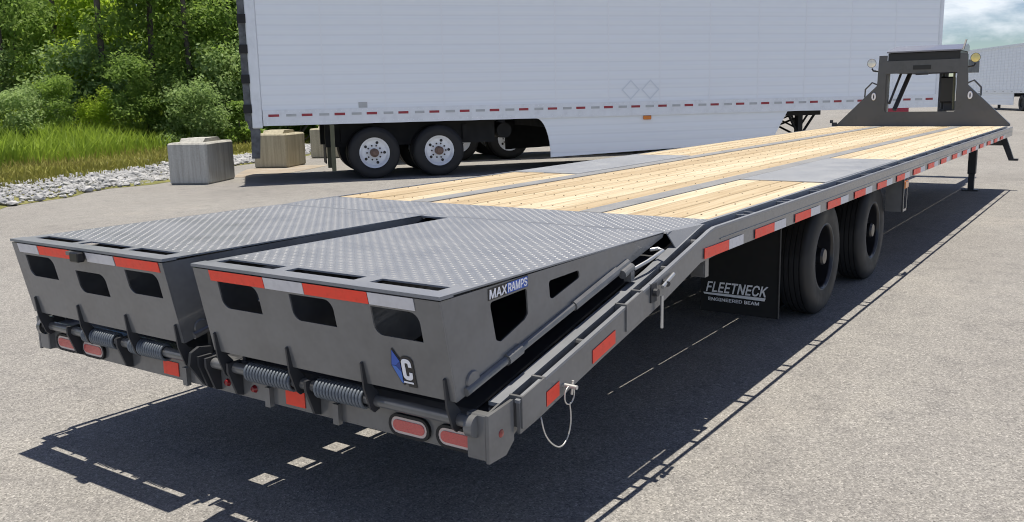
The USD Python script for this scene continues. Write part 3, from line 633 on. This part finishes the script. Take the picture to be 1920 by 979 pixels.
# reflective tape on the rub rails
def rail_tape(xa, xb, mat, name, sgn, yo):
    if xb < -.02: top = lambda x: .815 + .215 * x + .055; bot = lambda x: .815 + .215 * x + .005
    else: top = lambda x: .853; bot = lambda x: .806
    if xa > 10: bot = lambda x: .812
    part(T, name, MB().prism([(xa, bot(xa)), (xb, bot(xb)), (xb, top(xb)), (xa, top(xa))], yo + sgn * .0045, yo + sgn * .0065) if xb > -.02 else MB().prism([(xa, bot(xa)), (xb, bot(xb)), (xb, top(xb)), (xa, top(xa))], yo + sgn * .001, yo + sgn * .003), mat)
for sgn, yo in ((-1, YR), (1, YL)):
    rail_tape(-1.09, -.92, 'red_tape', 'red_tape', sgn, yo); rail_tape(-1.40, -1.32, 'red_tape', 'red_tape', sgn, yo)
    for i in range(17):
        a = -.09 + .645 * i
        if a + .5 > XF_: break
        rail_tape(a + (.0 if i else .0), a + .29, 'red_tape', 'red_tape', sgn, yo); rail_tape(a + .292, a + .48, 'white_tape', 'white_tape', sgn, yo)
# --- under-structure
for i in range(24):
    x = .35 + .48 * i
    if x > XF_ - .2: break
    part(T, 'cross_member', MB().box(x - .03, x + .03, -1.20, 1.22, H - .052, H - .044).box(x - .003, x + .003, -1.20, 1.22, H - .12, H - .052).box(x - .03, x + .03, -1.20, 1.22, H - .128, H - .120), 'dark_steel')
for y in (-.52, .52):
    part(T, 'main_beam', MB().box(-.2, 11.6, y - .006, y + .006, .57, .80).box(-.2, 11.6, y - .07, y + .07, .80, .815).box(-.2, 11.6, y - .07, y + .07, .555, .57), 'dark_steel')
for y in (-1.0, -.52, .52, 1.0):
    part(T, 'tail_beam', MB().prism([(-.2, .80), (-1.62, .52), (-1.62, .43), (-.2, .62)], y - .02, y + .02), 'dark_steel')
for x in (-.30, -.51, -.72, -.93, -1.14, -1.35, -1.56): part(T, 'tail_cross_member', MB().box(x - .055, x + .055, -1.21, 1.23, dz(x) - .14, dz(x) - .05), 'dark_steel')
for y in (-.012, .105): part(T, 'gap_rail', MB().prism([(-.2, .86), (-1.62, .545), (-1.62, .46), (-.2, .76)], y - .012, y + .012), 'dark_steel')
for y in (-.056, .151): part(T, 'gap_wall', MB().prism([(-.265, .928), (-1.62, ramp_bottom(-1.62) - .004), (-1.62, .50), (-.265, .80)], y - .008, y + .008), 'dark_steel')
for a, b in ((-1.16, -.075), (.168, 1.20)):
    part(T, 'tail_floor', MB().prism([(.15, .895), (-.02, .895), (-1.63, dz(-1.63) - .035), (-1.63, dz(-1.63) - .043), (-.02, .885), (.15, .885)], a, b), 'dark_steel')  # dark sheet added under the ramps to block light from below
# --- wheels: two dual axles
AX = (2.47, 3.85); RT = .40
def flat_wheel(x, yo, sgn):
    """yo: y of the outer tyre face, sgn the outward direction"""
    w = sub(T, 'wheel'); h = lambda d: yo - sgn * d
    tp = [(.225, .0), (.235, -.004), (.27, -.014), (.33, -.016), (.37, -.004), (.389, .014), (.397, .024)]
    for g_ in (.05, .085, .12, .155): tp += [(RT, g_ - .011), (RT, g_ - .003), (RT - .010, g_ - .002), (RT - .010, g_ + .004), (RT, g_ + .005)]
    tp += [(.397, .186), (.389, .196), (.37, .214), (.33, .226), (.27, .224), (.225, .21)]
    part(w, 'tyre', MB().lathe([(r, h(d)) for r, d in tp], 64, 'y', (x, 0, RT)), 'tyre_side', 35)
    rp = [(.228, .0), (.222, -.004), (.214, .004), (.208, .02), (.204, .12), (.19, .13), (.12, .115), (.105, .10), (.001, .10)]
    part(w, 'rim', MB().lathe([(r, h(d)) for r, d in rp], 48, 'y', (x, 0, RT)), 'black_rim', 35)
    part(w, 'hub', MB().lathe([(.06, h(.10)), (.06, h(.01)), (.05, h(-.005)), (.001, h(-.007))], 20, 'y', (x, 0, RT)), 'black_rim', 30)
    nb = MB()
    for q in range(8):
        a = q * math.pi / 4; nb.lathe([(.012, h(.11)), (.012, h(.075)), (.001, h(.07))], 6, 'y', (x + .09 * math.cos(a), 0, RT + .09 * math.sin(a)))
    part(w, 'wheel_nuts', nb, 'weathered_steel')
    part(w, 'rim_ring', MB().lathe([(.224, h(-.001)), (.229, h(-.006)), (.234, h(-.004))], 48, 'y', (x, 0, RT)), 'weathered_steel', True)
for x in AX:
    for sgn, yy in ((-1, -1.13), (-1, -.86), (1, 1.15), (1, .88)): flat_wheel(x, yy, sgn)
    part(T, 'axle', MB().tube([(x, -1.0, RT), (x, 1.0, RT)], .065, 14), 'dark_steel', True)
    for y in (-.52, .52): part(T, 'suspension', MB().box(x - .35, x + .1, y - .05, y + .05, .42, .50).box(x - .40, x - .28, y - .06, y + .06, .44, .80).box(x + .05, x + .2, y - .07, y + .07, .48, .60), 'dark_steel')
# --- mud flaps with lettering
def text_on(parent, name, txt, height, mat, origin, ex, ey, bold=True, shear=0.0, width=None, depth=.002):
    m_ = meshkit.text_mesh(txt, height, depth, bold); v = np.array(m_.vertices)
    v[:, 0] -= v[:, 0].min()
    if width: v[:, 0] *= width / v[:, 0].max()
    v[:, 0] += shear * v[:, 1]
    ex, ey = np.array(ex, float), np.array(ey, float); ez = np.cross(ex, ey)
    w = np.array(origin) + v[:, :1] * ex + v[:, 1:2] * ey + v[:, 2:] * ez
    return part(parent, name, trimesh.Trimesh(w, m_.faces, process=False), mat)
for y0_, y1_ in ((-1.05, -.53), (.55, 1.07)):
    fl_ = sub(T, 'mud_flap')
    part(fl_, 'flap_sheet', MB().box(1.75, 1.76, y0_, y1_, .10, .80), 'flap_rubber_and_skirt_shade')
    part(fl_, 'flap_bar', MB().box(1.74, 1.78, y0_, y1_, .765, .80), 'dark_steel')
    if y0_ < 0:
        text_on(fl_, 'lettering', 'FLEETNECK', .066, 'white_print', (1.748, -.567, .236), (0, -1, 0), (0, 0, 1), True, .22, .405)
        part(fl_, 'lettering_bar', MB().prism([(-.555, .216), (-.965, .207), (-.972, .228), (-.550, .228)], 1.7465, 1.7485, 'x'), 'white_print')
        text_on(fl_, 'small_lettering', 'ENGINEERED BEAM', .021, 'white_print', (1.748, -.585, .176), (0, -1, 0), (0, 0, 1), True, .0, .345)
        part(fl_, 'edge_strip', MB().box(1.744, 1.766, -1.056, -1.05, .10, .76), 'black_rubber')
part(T, 'hanging_bracket', MB().box(.02, .06, -1.27, -1.20, .70, .80).box(.015, .02, -1.262, -1.215, .715, .76), 'gray_paint')
# --- marker light on its hanging bracket
mk = sub(T, 'side_light_bracket')
part(mk, 'bracket_plate', MB().box(4.17, 4.19, -1.285, -1.15, .52, .80).box(4.17, 4.33, -1.289, -1.283, .52, .54).box(4.17, 4.185, -1.292, -1.280, .52, .80).box(4.315, 4.33, -1.289, -1.283, .52, .80), 'gray_paint')
part(mk, 'amber_light', MB().box(4.185, 4.315, -1.30, -1.270, .71, .775, .008), 'lens_amber')
# --- landing jacks at the front and front step
for y in (-.85, .85):
    j = sub(T, 'landing_jack')
    part(j, 'jack_leg', MB().box(11.20, 11.31, y - .055, y + .055, .25, .80, .008).box(11.215, 11.295, y - .04, y + .04, .02, .26), 'dark_steel')
    part(j, 'jack_foot', MB().box(11.14, 11.37, y - .11, y + .11, .0, .022), 'dark_steel')
    part(j, 'jack_head', MB().box(11.12, 11.40, y - .10, y + .10, .70, .80), 'dark_steel')
part(T, 'front_hook', MB().prism([(-1.02, .80), (-1.24, .80), (-1.36, .47), (-1.42, .47), (-1.42, .44), (-1.30, .44), (-1.17, .755), (-1.02, .77)], 11.50, 11.58, 'x'), 'dark_steel')
part(T, 'front_cross_beam', MB().box(11.56, XF_, -1.21, 1.23, .66, H - .01, .004), 'gray_paint')
# --- gooseneck head
XG = 11.66
face = Polygon([(1.26, H), (1.26, H + .03), (.66, 1.585), (.645, 2.05), (-.63, 2.05), (-.665, 1.565), (-1.265, H + .03), (-1.265, H)]).difference(rrect(-.50, .53, 1.17, 1.765, .02)).difference(sbox(-.53, 1.962, .52, 2.2))
G = sub(T, 'gooseneck')
part(G, 'bulkhead', MB().prism(face, XG, XG + .012, 'x'), 'neck_shade_paint')
part(G, 'bulkhead_rib', MB().prism([(1.26, H), (1.26, H + .03), (.66, 1.585), (.645, 1.585), (1.245, H)], XG + .012, XG + .06, 'x'), 'neck_shade_paint')
part(G, 'bulkhead_rib', MB().prism([(-1.265, H), (-1.265, H + .03), (-.665, 1.565), (-.65, 1.565), (-1.25, H)], XG + .012, XG + .06, 'x'), 'neck_shade_paint')
for y in (.60, -.63): part(G, 'upright', MB().box(XG + .0122, XG + .12, y, y + .045, 1.5, 2.03), 'neck_shade_paint')
for y in (.46, -.46):
    part(G, 'neck_beam', MB().box(XG + .0122, XG + 2.1, y - .06, y + .06, 1.775, 1.97), 'dark_steel')
part(G, 'neck_cross_beam', MB().box(XG + 1.8, XG + 2.1, -.40, .40, 1.775, 1.95), 'dark_steel')
part(G, 'neck_leg', MB().prism([(XG + .02, 1.0), (XG + .12, 1.0), (XG + .16, 1.775), (XG + .02, 1.775)], .50, .56), 'neck_shade_paint')
part(G, 'coupler', MB().tube([(XG + 1.95, 0, 1.90), (XG + 1.95, 0, .95)], .075, 14).lathe([(.001, .85), (.10, .85), (.10, 1.0), (.075, 1.02)], 16, 'z', (XG + 1.95, 0, 0)), 'dark_steel', 30)
part(G, 'neck_strut', MB().tube([(XG + .1, .40, 1.2), (XG + .5, .26, 1.80)], .035, 8), 'dark_steel', 30)
part(G, 'neck_strut', MB().tube([(XG + .1, .48, 1.3), (XG + .5, .40, 1.80)], .02, 8), 'neck_shade_paint', 30)
part(G, 'hydraulic_pump', MB().box(XG + .25, XG + .5, -.42, -.22, 1.30, 1.70, .02).tube([(XG + .35, -.26, 1.2), (XG + .35, -.26, 1.75)], .03, 8), 'black_plastic')
part(G, 'pump_hose', MB().tube([(XG + .1, -.46, 1.2), (XG + .12, -.45, 1.45), (XG + .15, -.44, 1.76)], .018, 8), 'olive_steel', True)
part(G, 'jack_gearbox', MB().box(XG + .3, XG + .5, -.45, -.28, 1.17, 1.32, .01), 'dark_steel')
tb = sub(G, 'toolbox')
part(tb, 'box_body', MB().box(XG + .02, XG + .75, -.525, .515, 1.79, 2.085, .006), 'black_plastic')
part(tb, 'box_lid', MB().prism([(XG - .02, 2.088), (XG + .78, 2.088), (XG + .78, 2.17), (XG + .62, 2.205), (XG - .02, 2.108)], -.54, .53), 'toolbox_paint')
part(tb, 'lid_stay', MB().prism([(XG + .03, 2.10), (XG + .08, 2.10), (XG + .32, 2.26), (XG + .27, 2.26)], -.565, -.543), 'dark_steel')
part(G, 'name_plate', MB().box(XG - .006, XG - .001, -.125, .135, 1.82, 1.885, .001), 'black_plastic')
part(G, 'window_light', MB().box(XG - .02, XG + .02, -.09, .09, 1.735, 1.764), 'dark_steel')
for sgn, y, mt in ((1, .755, 'lens_clear'), (-1, -.74, 'lens_yellow')):
    wl = sub(G, 'work_light'); zc = 1.94 if sgn > 0 else 1.97
    part(wl, 'lamp_housing', MB().lathe([(.001, XG + .07), (.048, XG + .06), (.066, XG + .0), (.070, XG - .01), (.064, XG - .012)], 24, 'x', (0, y, zc)), 'black_plastic', 30)
    part(wl, 'lamp_lens', MB().lathe([(.064, XG - .012), (.042, XG - .018), (.001, XG - .02)], 24, 'x', (0, y, zc)), mt, 30)
    part(wl, 'lamp_bracket', MB().tube([(XG + .03, y, zc - .08), (XG + .03, y - sgn * .02, zc - .12), (XG + .03, y - sgn * .11, zc - .13)], .014, 8), 'black_plastic', True)
    zz = 0 if sgn > 0 else -.0
    part(G, 'grab_handle', MB().tube([(XG + .02, sgn * .66, 1.60), (XG + .02, sgn * .74, 1.635), (XG + .02, sgn * .84, 1.53), (XG + .02, sgn * .845, 1.40)], .013, 8), 'neck_shade_paint', True)
    an = np.linspace(0, 2 * math.pi, 17)
    part(G, 'tie_ring', MB().tube([(XG - .012, sgn * .70 + .022 * math.cos(a), 1.415 + .05 * math.sin(a)) for a in an], .013, 8), 'white_print', True)
part(G, 'corner_tab', MB().box(XG - .05, XG - .0, 1.26, 1.33, H + .0, H + .06).box(XG - .06, XG - .05, 1.31, 1.36, H + .05, H + .10), 'dark_steel')

# ------------------------------------------------------------------ folded ramps
XRT, ZT = -1.81, .958            # rear top edge
def top_z(x): return H + (ZT - H) * (-.27 - np.asarray(x, float)) / (-.27 - XRT) + .001
def rear_x(z): return -1.81 + (.955 - z) * .2
def make_ramp(ya, yb, left):
    """ya > yb : left and right faces"""
    r = sub(T, 'ramp', 'left folded ramp' if left else 'right folded ramp with stickers')
    wy = ya - yb
    # top plate with three slots near the rear lip
    slots = []
    if left: sl = ((.06, .33), (.37, .66), (.70, .93))
    else: sl = ((.035, .305), (.355, .64), (.70, .945))
    pts = Polygon([(-.275, yb), (-.275, ya), (-1.75, ya), (-1.75, yb)])
    for a, b in sl:
        pts = pts.difference(sbox(-1.735, ya - wy * b, -1.672, ya - wy * a))
    m_ = MB().prism(pts, -.006, 0, 'z').get(); v = np.array(m_.vertices); v[:, 2] += top_z(v[:, 0]); part(r, 'tread_plate', trimesh.Trimesh(v, m_.faces, process=False), 'gray_plate')
    part(r, 'tread_lug', lugs(top_z, -1.65, -.28, yb + .012, ya - .012), 'gray_plate', kind='stuff')
    part(r, 'rear_lip', MB().prism([(-1.812, float(top_z(-1.81)) + .002), (-1.748, float(top_z(-1.75)) + .002), (-1.748, float(top_z(-1.75)) - .009), (-1.812, float(top_z(-1.81)) - .009)], yb - .006, ya + .004), 'gray_plate')
    # rear panel with three windows, a parallelogram in elevation; drawn in (y,z) then sheared back in x
    holes = ([(.935, 1.155, .797, .895), (.566, .777, .760, .857), (.195, .407, .797, .895)] if left else [(-.38, -.169, .803, .905), (-.743, -.54, .804, .898), (-1.11, -.912, .803, .899)])
    pf = Polygon([(ya, .945), (yb, .945), (yb, .617), (ya, .617)])
    for a, b, c, d in holes:
        q_ = np.linspace(0, math.pi / 2, 6); R5 = .036
        h_ = Polygon([(b, d)] + [(b - R5 + R5 * math.cos(t), c + R5 - R5 * math.sin(t)) for t in q_] + [(a, c)] + [(a + R5 - R5 * math.cos(t), d - R5 + R5 * math.sin(t)) for t in q_])
        pf = pf.difference(h_)
    m_ = MB().prism(pf, 0, .006, 'x').get(); v = np.array(m_.vertices); v[:, 0] += rear_x(v[:, 2]); part(r, 'rear_panel', trimesh.Trimesh(v, m_.faces, process=False), 'gray_paint')
    # side panels
    side = Polygon([(rear_x(.945) + .0065, .945), (-.275, .9435), (-.285, .925), (rear_x(.617) + .0065, .617)])
    wins = [Polygon([(-1.558, .893), (-1.345, .900), (-1.338, .812), (-1.36, .795), (-1.50, .752), (-1.527, .762)]), Polygon([(-1.207, .900), (-1.0, .903), (-.992, .875), (-1.18, .832), (-1.20, .838)])]
    so = side
    for w_ in wins: so = so.difference(w_.buffer(-.012).buffer(.012, quad_segs=3))
    part(r, 'side_panel', MB().prism(so, yb, yb + .006), 'gray_paint')
    part(r, 'side_panel', MB().prism(so, ya - .006, ya), 'gray_paint')
    # inner ribs seen through the windows
    for q in (.33, .67):
        y = yb + wy * q
        part(r, 'inner_rib', MB().prism([(rear_x(.9) + .02, .935), (-.4, .935), (-.42, .90), (rear_x(.66) + .02, .66)], y - .004, y + .004), 'gray_paint')
    for x in (-1.45, -1.1, -.75): part(r, 'inner_cross_tube', MB().box(x - .02, x + .02, yb + .008, ya - .008, float(top_z(x)) - .055, float(top_z(x)) - .007), 'gray_paint')
    # lift tubes along the lower edge of each side
    for y, o in ((yb, -1), (ya, 1)):
        tz = lambda x: ramp_bottom(x) + .012
        yc = y + o * .003
        part(r, 'side_tube', MB().tube([(-1.70, yc, tz(-1.70)), (-.62, yc, tz(-.62))], .015, 10).tube([(-1.48, yc, tz(-1.48)), (-1.40, yc, tz(-1.40))], .021, 10).tube([(-1.05, yc, tz(-1.05) + .0), (-.72, yc, tz(-.72))], .020, 10), 'gray_paint', 30)
        part(r, 'pivot_washer', MB().lathe([(.001, y + o * .008), (.03, y + o * .007), (.034, y + o * .001)], 20, 'y', (-1.66, 0, .665)), 'gray_paint', 30)
    # knife shaped hinge lugs standing on the rear panel and running down to the hinge tube
    lugy = (1.184, .841, .49, .16) if left else (-.078, -.47, -.826, -1.172)
    for y in lugy:
        part(r, 'hinge_lug', MB().prism([(rear_x(.695) - .002, .695), (rear_x(.695) - .009, .69), (rear_x(.62) - .015, .60), (-1.732, .525), (-1.714, .508), (-1.690, .515), (-1.69, .57), (rear_x(.617) + .010, .617), (rear_x(.69) + .005, .69)], y - .004, y + .004), 'dark_steel')
    # reflective tape
    tape = [(1.19, 1.03, 'white_tape'), (1.025, .775, 'red_tape'), (.655, .46, 'white_tape'), (.452, .165, 'red_tape')] if left else [(-.137, -.425, 'red_tape'), (-.428, -.62, 'white_tape'), (-.623, -.91, 'red_tape'), (-.913, -1.10, 'white_tape')]
    for a, b, mt in tape:
        pg = [(rear_x(.948) - .0005, .945), (rear_x(.948) - .0025, .945), (rear_x(.905) - .0025, .905), (rear_x(.905) - .0005, .905)]
        part(r, mt, MB().prism(pg, b, a), mt)
    if left:
        part(r, 'plate_light', MB().box(rear_x(.93) - .035, rear_x(.93) - .001, .665, .725, .905, .945, .004), 'black_plastic')
        part(r, 'plate_bracket', MB().box(rear_x(.92) - .03, rear_x(.92) - .003, .725, .760, .93, .945), 'gray_paint')
    else:
        # maker emblem: blue faceted diamond beside a white C on black
        ex = np.array([0, -1.0, 0]); ey = np.array([-.2, 0, 1.0]) / math.hypot(1, .2); ez = np.cross(ex, ey)
        o3 = np.array([rear_x(.64), -.957, .632])
        def flat(poly, z0, z1, mt, nm):
            mm = MB().prism(poly, z0, z1, 'z').get(); vv = np.array(mm.vertices); w_ = o3 + vv[:, :1] * ex + vv[:, 1:2] * ey + vv[:, 2:] * ez; part(r, nm, trimesh.Trimesh(w_, mm.faces, process=False), mt)
        dia = Polygon([(.015, .134), (.043, .095), (.043, .012), (.035, .018), (.002, .075)])
        flat(dia.buffer(.0025), .0005, .0015, 'black_plastic', 'emblem_outline')
        flat(Polygon([(.015, .130), (.041, .094), (.022, .078), (.004, .077)]), .002, .003, 'blue_print', 'emblem_facet')
        flat(Polygon([(.022, .077), (.041, .092), (.042, .058)]), .002, .003, 'blue_dark', 'emblem_facet')
        flat(Polygon([(.005, .075), (.021, .076), (.041, .057), (.041, .016), (.034, .022)]), .002, .003, 'blue_light', 'emblem_facet')
        flat(rrect(.041, .094, .014, .115, .02).union(sbox(.060, .008, .094, .05)), .0005, .0015, 'black_plastic', 'emblem_backing')
        co = rrect(.046, .086, .032, .106, .016).difference(rrect(.060, .073, .046, .092, .005)).difference(sbox(.070, .060, .090, .078))
        flat(co, .002, .003, 'white_print', 'emblem_letter')
        flat(sbox(.044, .020, .084, .026), .002, .003, 'white_print', 'emblem_strip')
        # MAX RAMPS sticker on the side panel
        sx = np.array([1.0, 0, .02]); sx /= np.linalg.norm(sx); sy = np.array([0, 0, 1.0])
        part(r, 'sticker_backing', MB().prism([(-1.566, .900), (-1.340, .906), (-1.340, .944), (-1.566, .938)], yb - .0018, yb - .0006), 'black_plastic')
        text_on(r, 'sticker_lettering', 'MAX', .028, 'white_print', (-1.561, yb - .0018, .9045), sx, sy, True, .08, .096, .001)
        part(r, 'sticker_panel', MB().prism([(-1.462, .904), (-1.343, .907), (-1.343, .941), (-1.462, .938)], yb - .0026, yb - .0019), 'blue_print')
        text_on(r, 'sticker_lettering', 'RAMPS', .026, 'white_print', (-1.459, yb - .0027, .909), sx, sy, True, .08, .112, .001)
    return r
RAMP_L = make_ramp(1.24, .14, True)
RAMP_R = make_ramp(-.045, -1.200, False)
# latch hardware between right ramp and rail
lt = sub(T, 'ramp_latch')
part(lt, 'latch_handle', MB().tube([(-.60, -1.222, .84), (-.52, -1.245, .862), (-.40, -1.255, .888), (-.385, -1.225, .893), (-.41, -1.20, .888)], .008, 8), 'zinc', True)
part(lt, 'latch_tube', MB().tube([(-.70, -1.221, .835), (-.62, -1.221, .852)], .018, 12).box(-.66, -.63, -1.24, -1.208, .80, .84), 'gray_paint')
part(lt, 'latch_bolt', MB().tube([(-.60, -1.33, .755), (-.60, -1.25, .755)], .016, 10).tube([(-.52, -1.335, .775), (-.50, -1.30, .78)], .012, 8).box(-.625, -.575, -1.312, -1.302, .715, .79), 'dark_steel')
part(lt, 'latch_pin', MB().tube([(-.555, -1.325, .735), (-.555, -1.325, .60)], .007, 8).tube([(-.56, -1.33, .77), (-.43, -1.318, .80)], .008, 8), 'zinc', True)
# --- rear light bar, hinge tube, springs
part(T, 'light_bar', MB().box(-1.67, -1.655, -1.245, 1.235, .43, .545).box(-1.67, -1.63, -1.245, 1.235, .425, .4298).box(-1.6548, -1.60, -1.245, 1.235, .53, .545), 'gray_paint')
part(T, 'hinge_tube', MB().tube([(-1.699, -1.235, .545), (-1.699, .02, .545)], .021, 14), 'gray_paint', 30)
part(T, 'hinge_tube', MB().tube([(-1.699, .10, .545), (-1.699, 1.25, .545)], .021, 14), 'gray_paint', 30)
part(T, 'hinge_tube_cap', MB().lathe([(.001, -1.247), (.036, -1.245), (.036, -1.215)], 20, 'y', (-1.699, 0, .535)), 'gray_paint', 30)
part(T, 'hinge_tube_cap', MB().lathe([(.036, 1.235), (.036, 1.262), (.001, 1.264)], 20, 'y', (-1.699, 0, .535)), 'gray_paint', 30)
def spring(ya, yb, turns=15):
    t = np.linspace(0, turns * 2 * math.pi, turns * 14); y = np.linspace(ya, yb, len(t))
    part(T, 'torsion_spring', MB().tube(np.c_[-1.699 + .030 * np.cos(t), y, .543 + .030 * np.sin(t)], .0065, 6), 'spring_steel', True)
for a, b in ((-.185, -.435), (-.555, -.785), (.90, .66), (.55, .32)): spring(a, b)
for y in (-.52, .03, .075, -.10, .62, 1.0):
    part(T, 'bar_gusset', MB().prism([(-1.672, .43), (-1.70, .44), (-1.735, .535), (-1.735, .57), (-1.672, .57)], y - .006, y + .006), 'dark_steel')
part(T, 'hinge_ear', MB().prism(Polygon([(-1.672, .43), (-1.70, .45), (-1.76, .54), (-1.75, .585), (-1.715, .60), (-1.66, .59)]).buffer(.004), .085, .10).lathe([(.001, .118), (.022, .116), (.024, .10)], 16, 'y', (-1.699, 0, .545)), 'dark_steel')
def tail_lamp(yc, zc, w=.175, h=.078):
    l = sub(T, 'tail_lamp')
    g0 = rrect(yc - w / 2, yc + w / 2, zc - h / 2, zc + h / 2, h * .48); g1 = g0.buffer(-.010); g2 = g0.buffer(-.020)
    part(l, 'lamp_gasket', MB().prism(g0.difference(g1), -1.683, -1.6705, 'x'), 'black_rubber')
    part(l, 'lamp_rim', MB().prism(g1.difference(g2), -1.681, -1.6705, 'x'), 'lens_edge')
    part(l, 'lamp_lens', MB().prism(g2, -1.684, -1.6705, 'x'), 'lens_red')
for yc in (-.947, -1.15, 1.11, .90): tail_lamp(yc, .468)
for y, mt in ((-.395, 'red_tape'), (.345, 'red_tape')): part(T, mt, MB().box(-1.6735, -1.6705, y - .05, y + .05, .438, .495), mt)
for y in (-.014, -.17): part(T, 'clearance_light', MB().lathe([(.001, -1.685), (.010, -1.682), (.016, -1.6705)], 14, 'x', (0, y, .465)), 'marker_red', 30)
for y in (-.275, -.63, .22): part(T, 'small_bracket', MB().box(-1.69, -1.6705, y, y + .027, .415, .49), 'gray_paint')
# --- safety pin with wire lanyard hanging from the right rail
ln = sub(T, 'safety_pin')
th = np.linspace(0, 2 * math.pi, 22)
part(ln, 'pin', MB().tube([(-1.29, -1.36, .563), (-1.29, -1.29, .563)], .008, 8).tube([(-1.275, -1.335, .58), (-1.275, -1.33, .53)], .005, 6), 'cable_wire', True)
part(ln, 'pin_ring', MB().tube([(-1.29 + .032 * math.sin(a), -1.33, .532 + .032 * math.cos(a)) for a in th], .0028, 6), 'cable_wire', True)
cb = [(-1.29, -1.33, .50), (-1.283, -1.33, .46), (-1.29, -1.33, .41), (-1.32, -1.33, .375), (-1.36, -1.33, .37), (-1.40, -1.325, .395), (-1.43, -1.32, .435), (-1.44, -1.315, .475), (-1.435, -1.305, .495)]
from scipy.interpolate import make_interp_spline
part(ln, 'lanyard', MB().tube(make_interp_spline(np.linspace(0, 1, len(cb)), np.array(cb))(np.linspace(0, 1, 36)), .0028, 6), 'cable_wire', True)

# ================================================================== FAR TRAILER, FAR RIGHT
def far_van(origin, rz, label):
    p = thing('far_van_trailer', label, 'semi-trailer', origin, rz, 'white semi-trailers parked in the yard')
    L, Wd = 16.0, 2.6
    part(p, 'body', MB().box(0, L, 0, Wd, 1.15, 4.1), 'van_wall')
    for i in range(27): part(p, 'wall_post', MB().box(.3 + i * .59, .36 + i * .59, -.012, -.001, 1.32, 4.0), 'van_wall')
    part(p, 'bottom_rail', MB().box(0, L, -.02, .0 - .001, 1.10, 1.32), 'van_trim')
    part(p, 'top_rail', MB().box(0, L, -.03, -.001, 4.0, 4.14), 'van_trim')
    for i in range(11): part(p, 'reflector', MB().box(.8 + i * 1.4, 1.1 + i * 1.4, -.027, -.0215, 1.18, 1.23), 'dull_silver')
    part(p, 'side_skirt', MB().box(5.2, 11.0, .02, .04, .35, 1.10), 'van_wall')
    part(p, 'axle_frame', MB().box(11.6, 14.9, .6, 2.0, .6, 1.15).box(1.5, 14.9, .9, 1.0, .85, 1.15), 'van_undercarriage')
    for x in (12.3, 13.6):
        for y in (0, Wd - .3):
            part(p, 'wheel', MB().lathe([(.001, y + .06), (.25, y + .06), (.28, y), (.45, y - .01), (.5, y + .04), (.5, y + .26), (.45, y + .3), (.001, y + .28)], 32, 'y', (x, 0, .5)), 'black_rubber', 35)
    part(p, 'landing_leg', MB().box(3.0, 3.15, .4, .55, 0, 1.1).box(3.0, 3.15, Wd - .55, Wd - .4, 0, 1.1), 'van_undercarriage')
    return p
# red car far behind the nose of the van
def red_car(loc, rz):
    p = thing('red_car', 'red car glimpsed through the gooseneck opening, under the nose of the white trailer', 'car', loc, rz)
    b = [(-2.2, .45), (-2.15, .85), (-1.7, .95), (-1.05, 1.42), (.5, 1.45), (1.2, .98), (2.1, .85), (2.2, .45), (2.1, .28), (-2.1, .28)]
    part(p, 'body', MB().prism(b, -.85, .85), 'car_red')
    part(p, 'window', MB().prism([(-1.5, .98), (-1.0, 1.36), (.45, 1.38), (1.0, .99)], -.855, -.851).prism([(-1.5, .98), (-1.0, 1.36), (.45, 1.38), (1.0, .99)], .851, .855), 'dark_glass')
    for x in (-1.35, 1.35):
        for y in (-.86, .66): part(p, 'wheel', MB().lathe([(.001, y), (.2, y), (.31, y + .02), (.31, y + .18), (.2, y + .2), (.001, y + .2)], 24, 'y', (x, 0, .31)), 'black_rubber', 35)
fd = np.array([FWH[0], FWH[1]])
pN = CAM[:2] + FWH * 53.0 + RTH * 31.3
pF = CAM[:2] + FWH * 68.8 + RTH * 33.5
dirv = pN - pF; far_van((pF[0], pF[1], 0), math.degrees(math.atan2(dirv[1], dirv[0])) , 'white semi-trailer with vertical wall posts parked far off at right')
rc = CAM[:2] + FWH * 46 + RTH * 19.2
red_car((rc[0], rc[1], 0), 12.0)
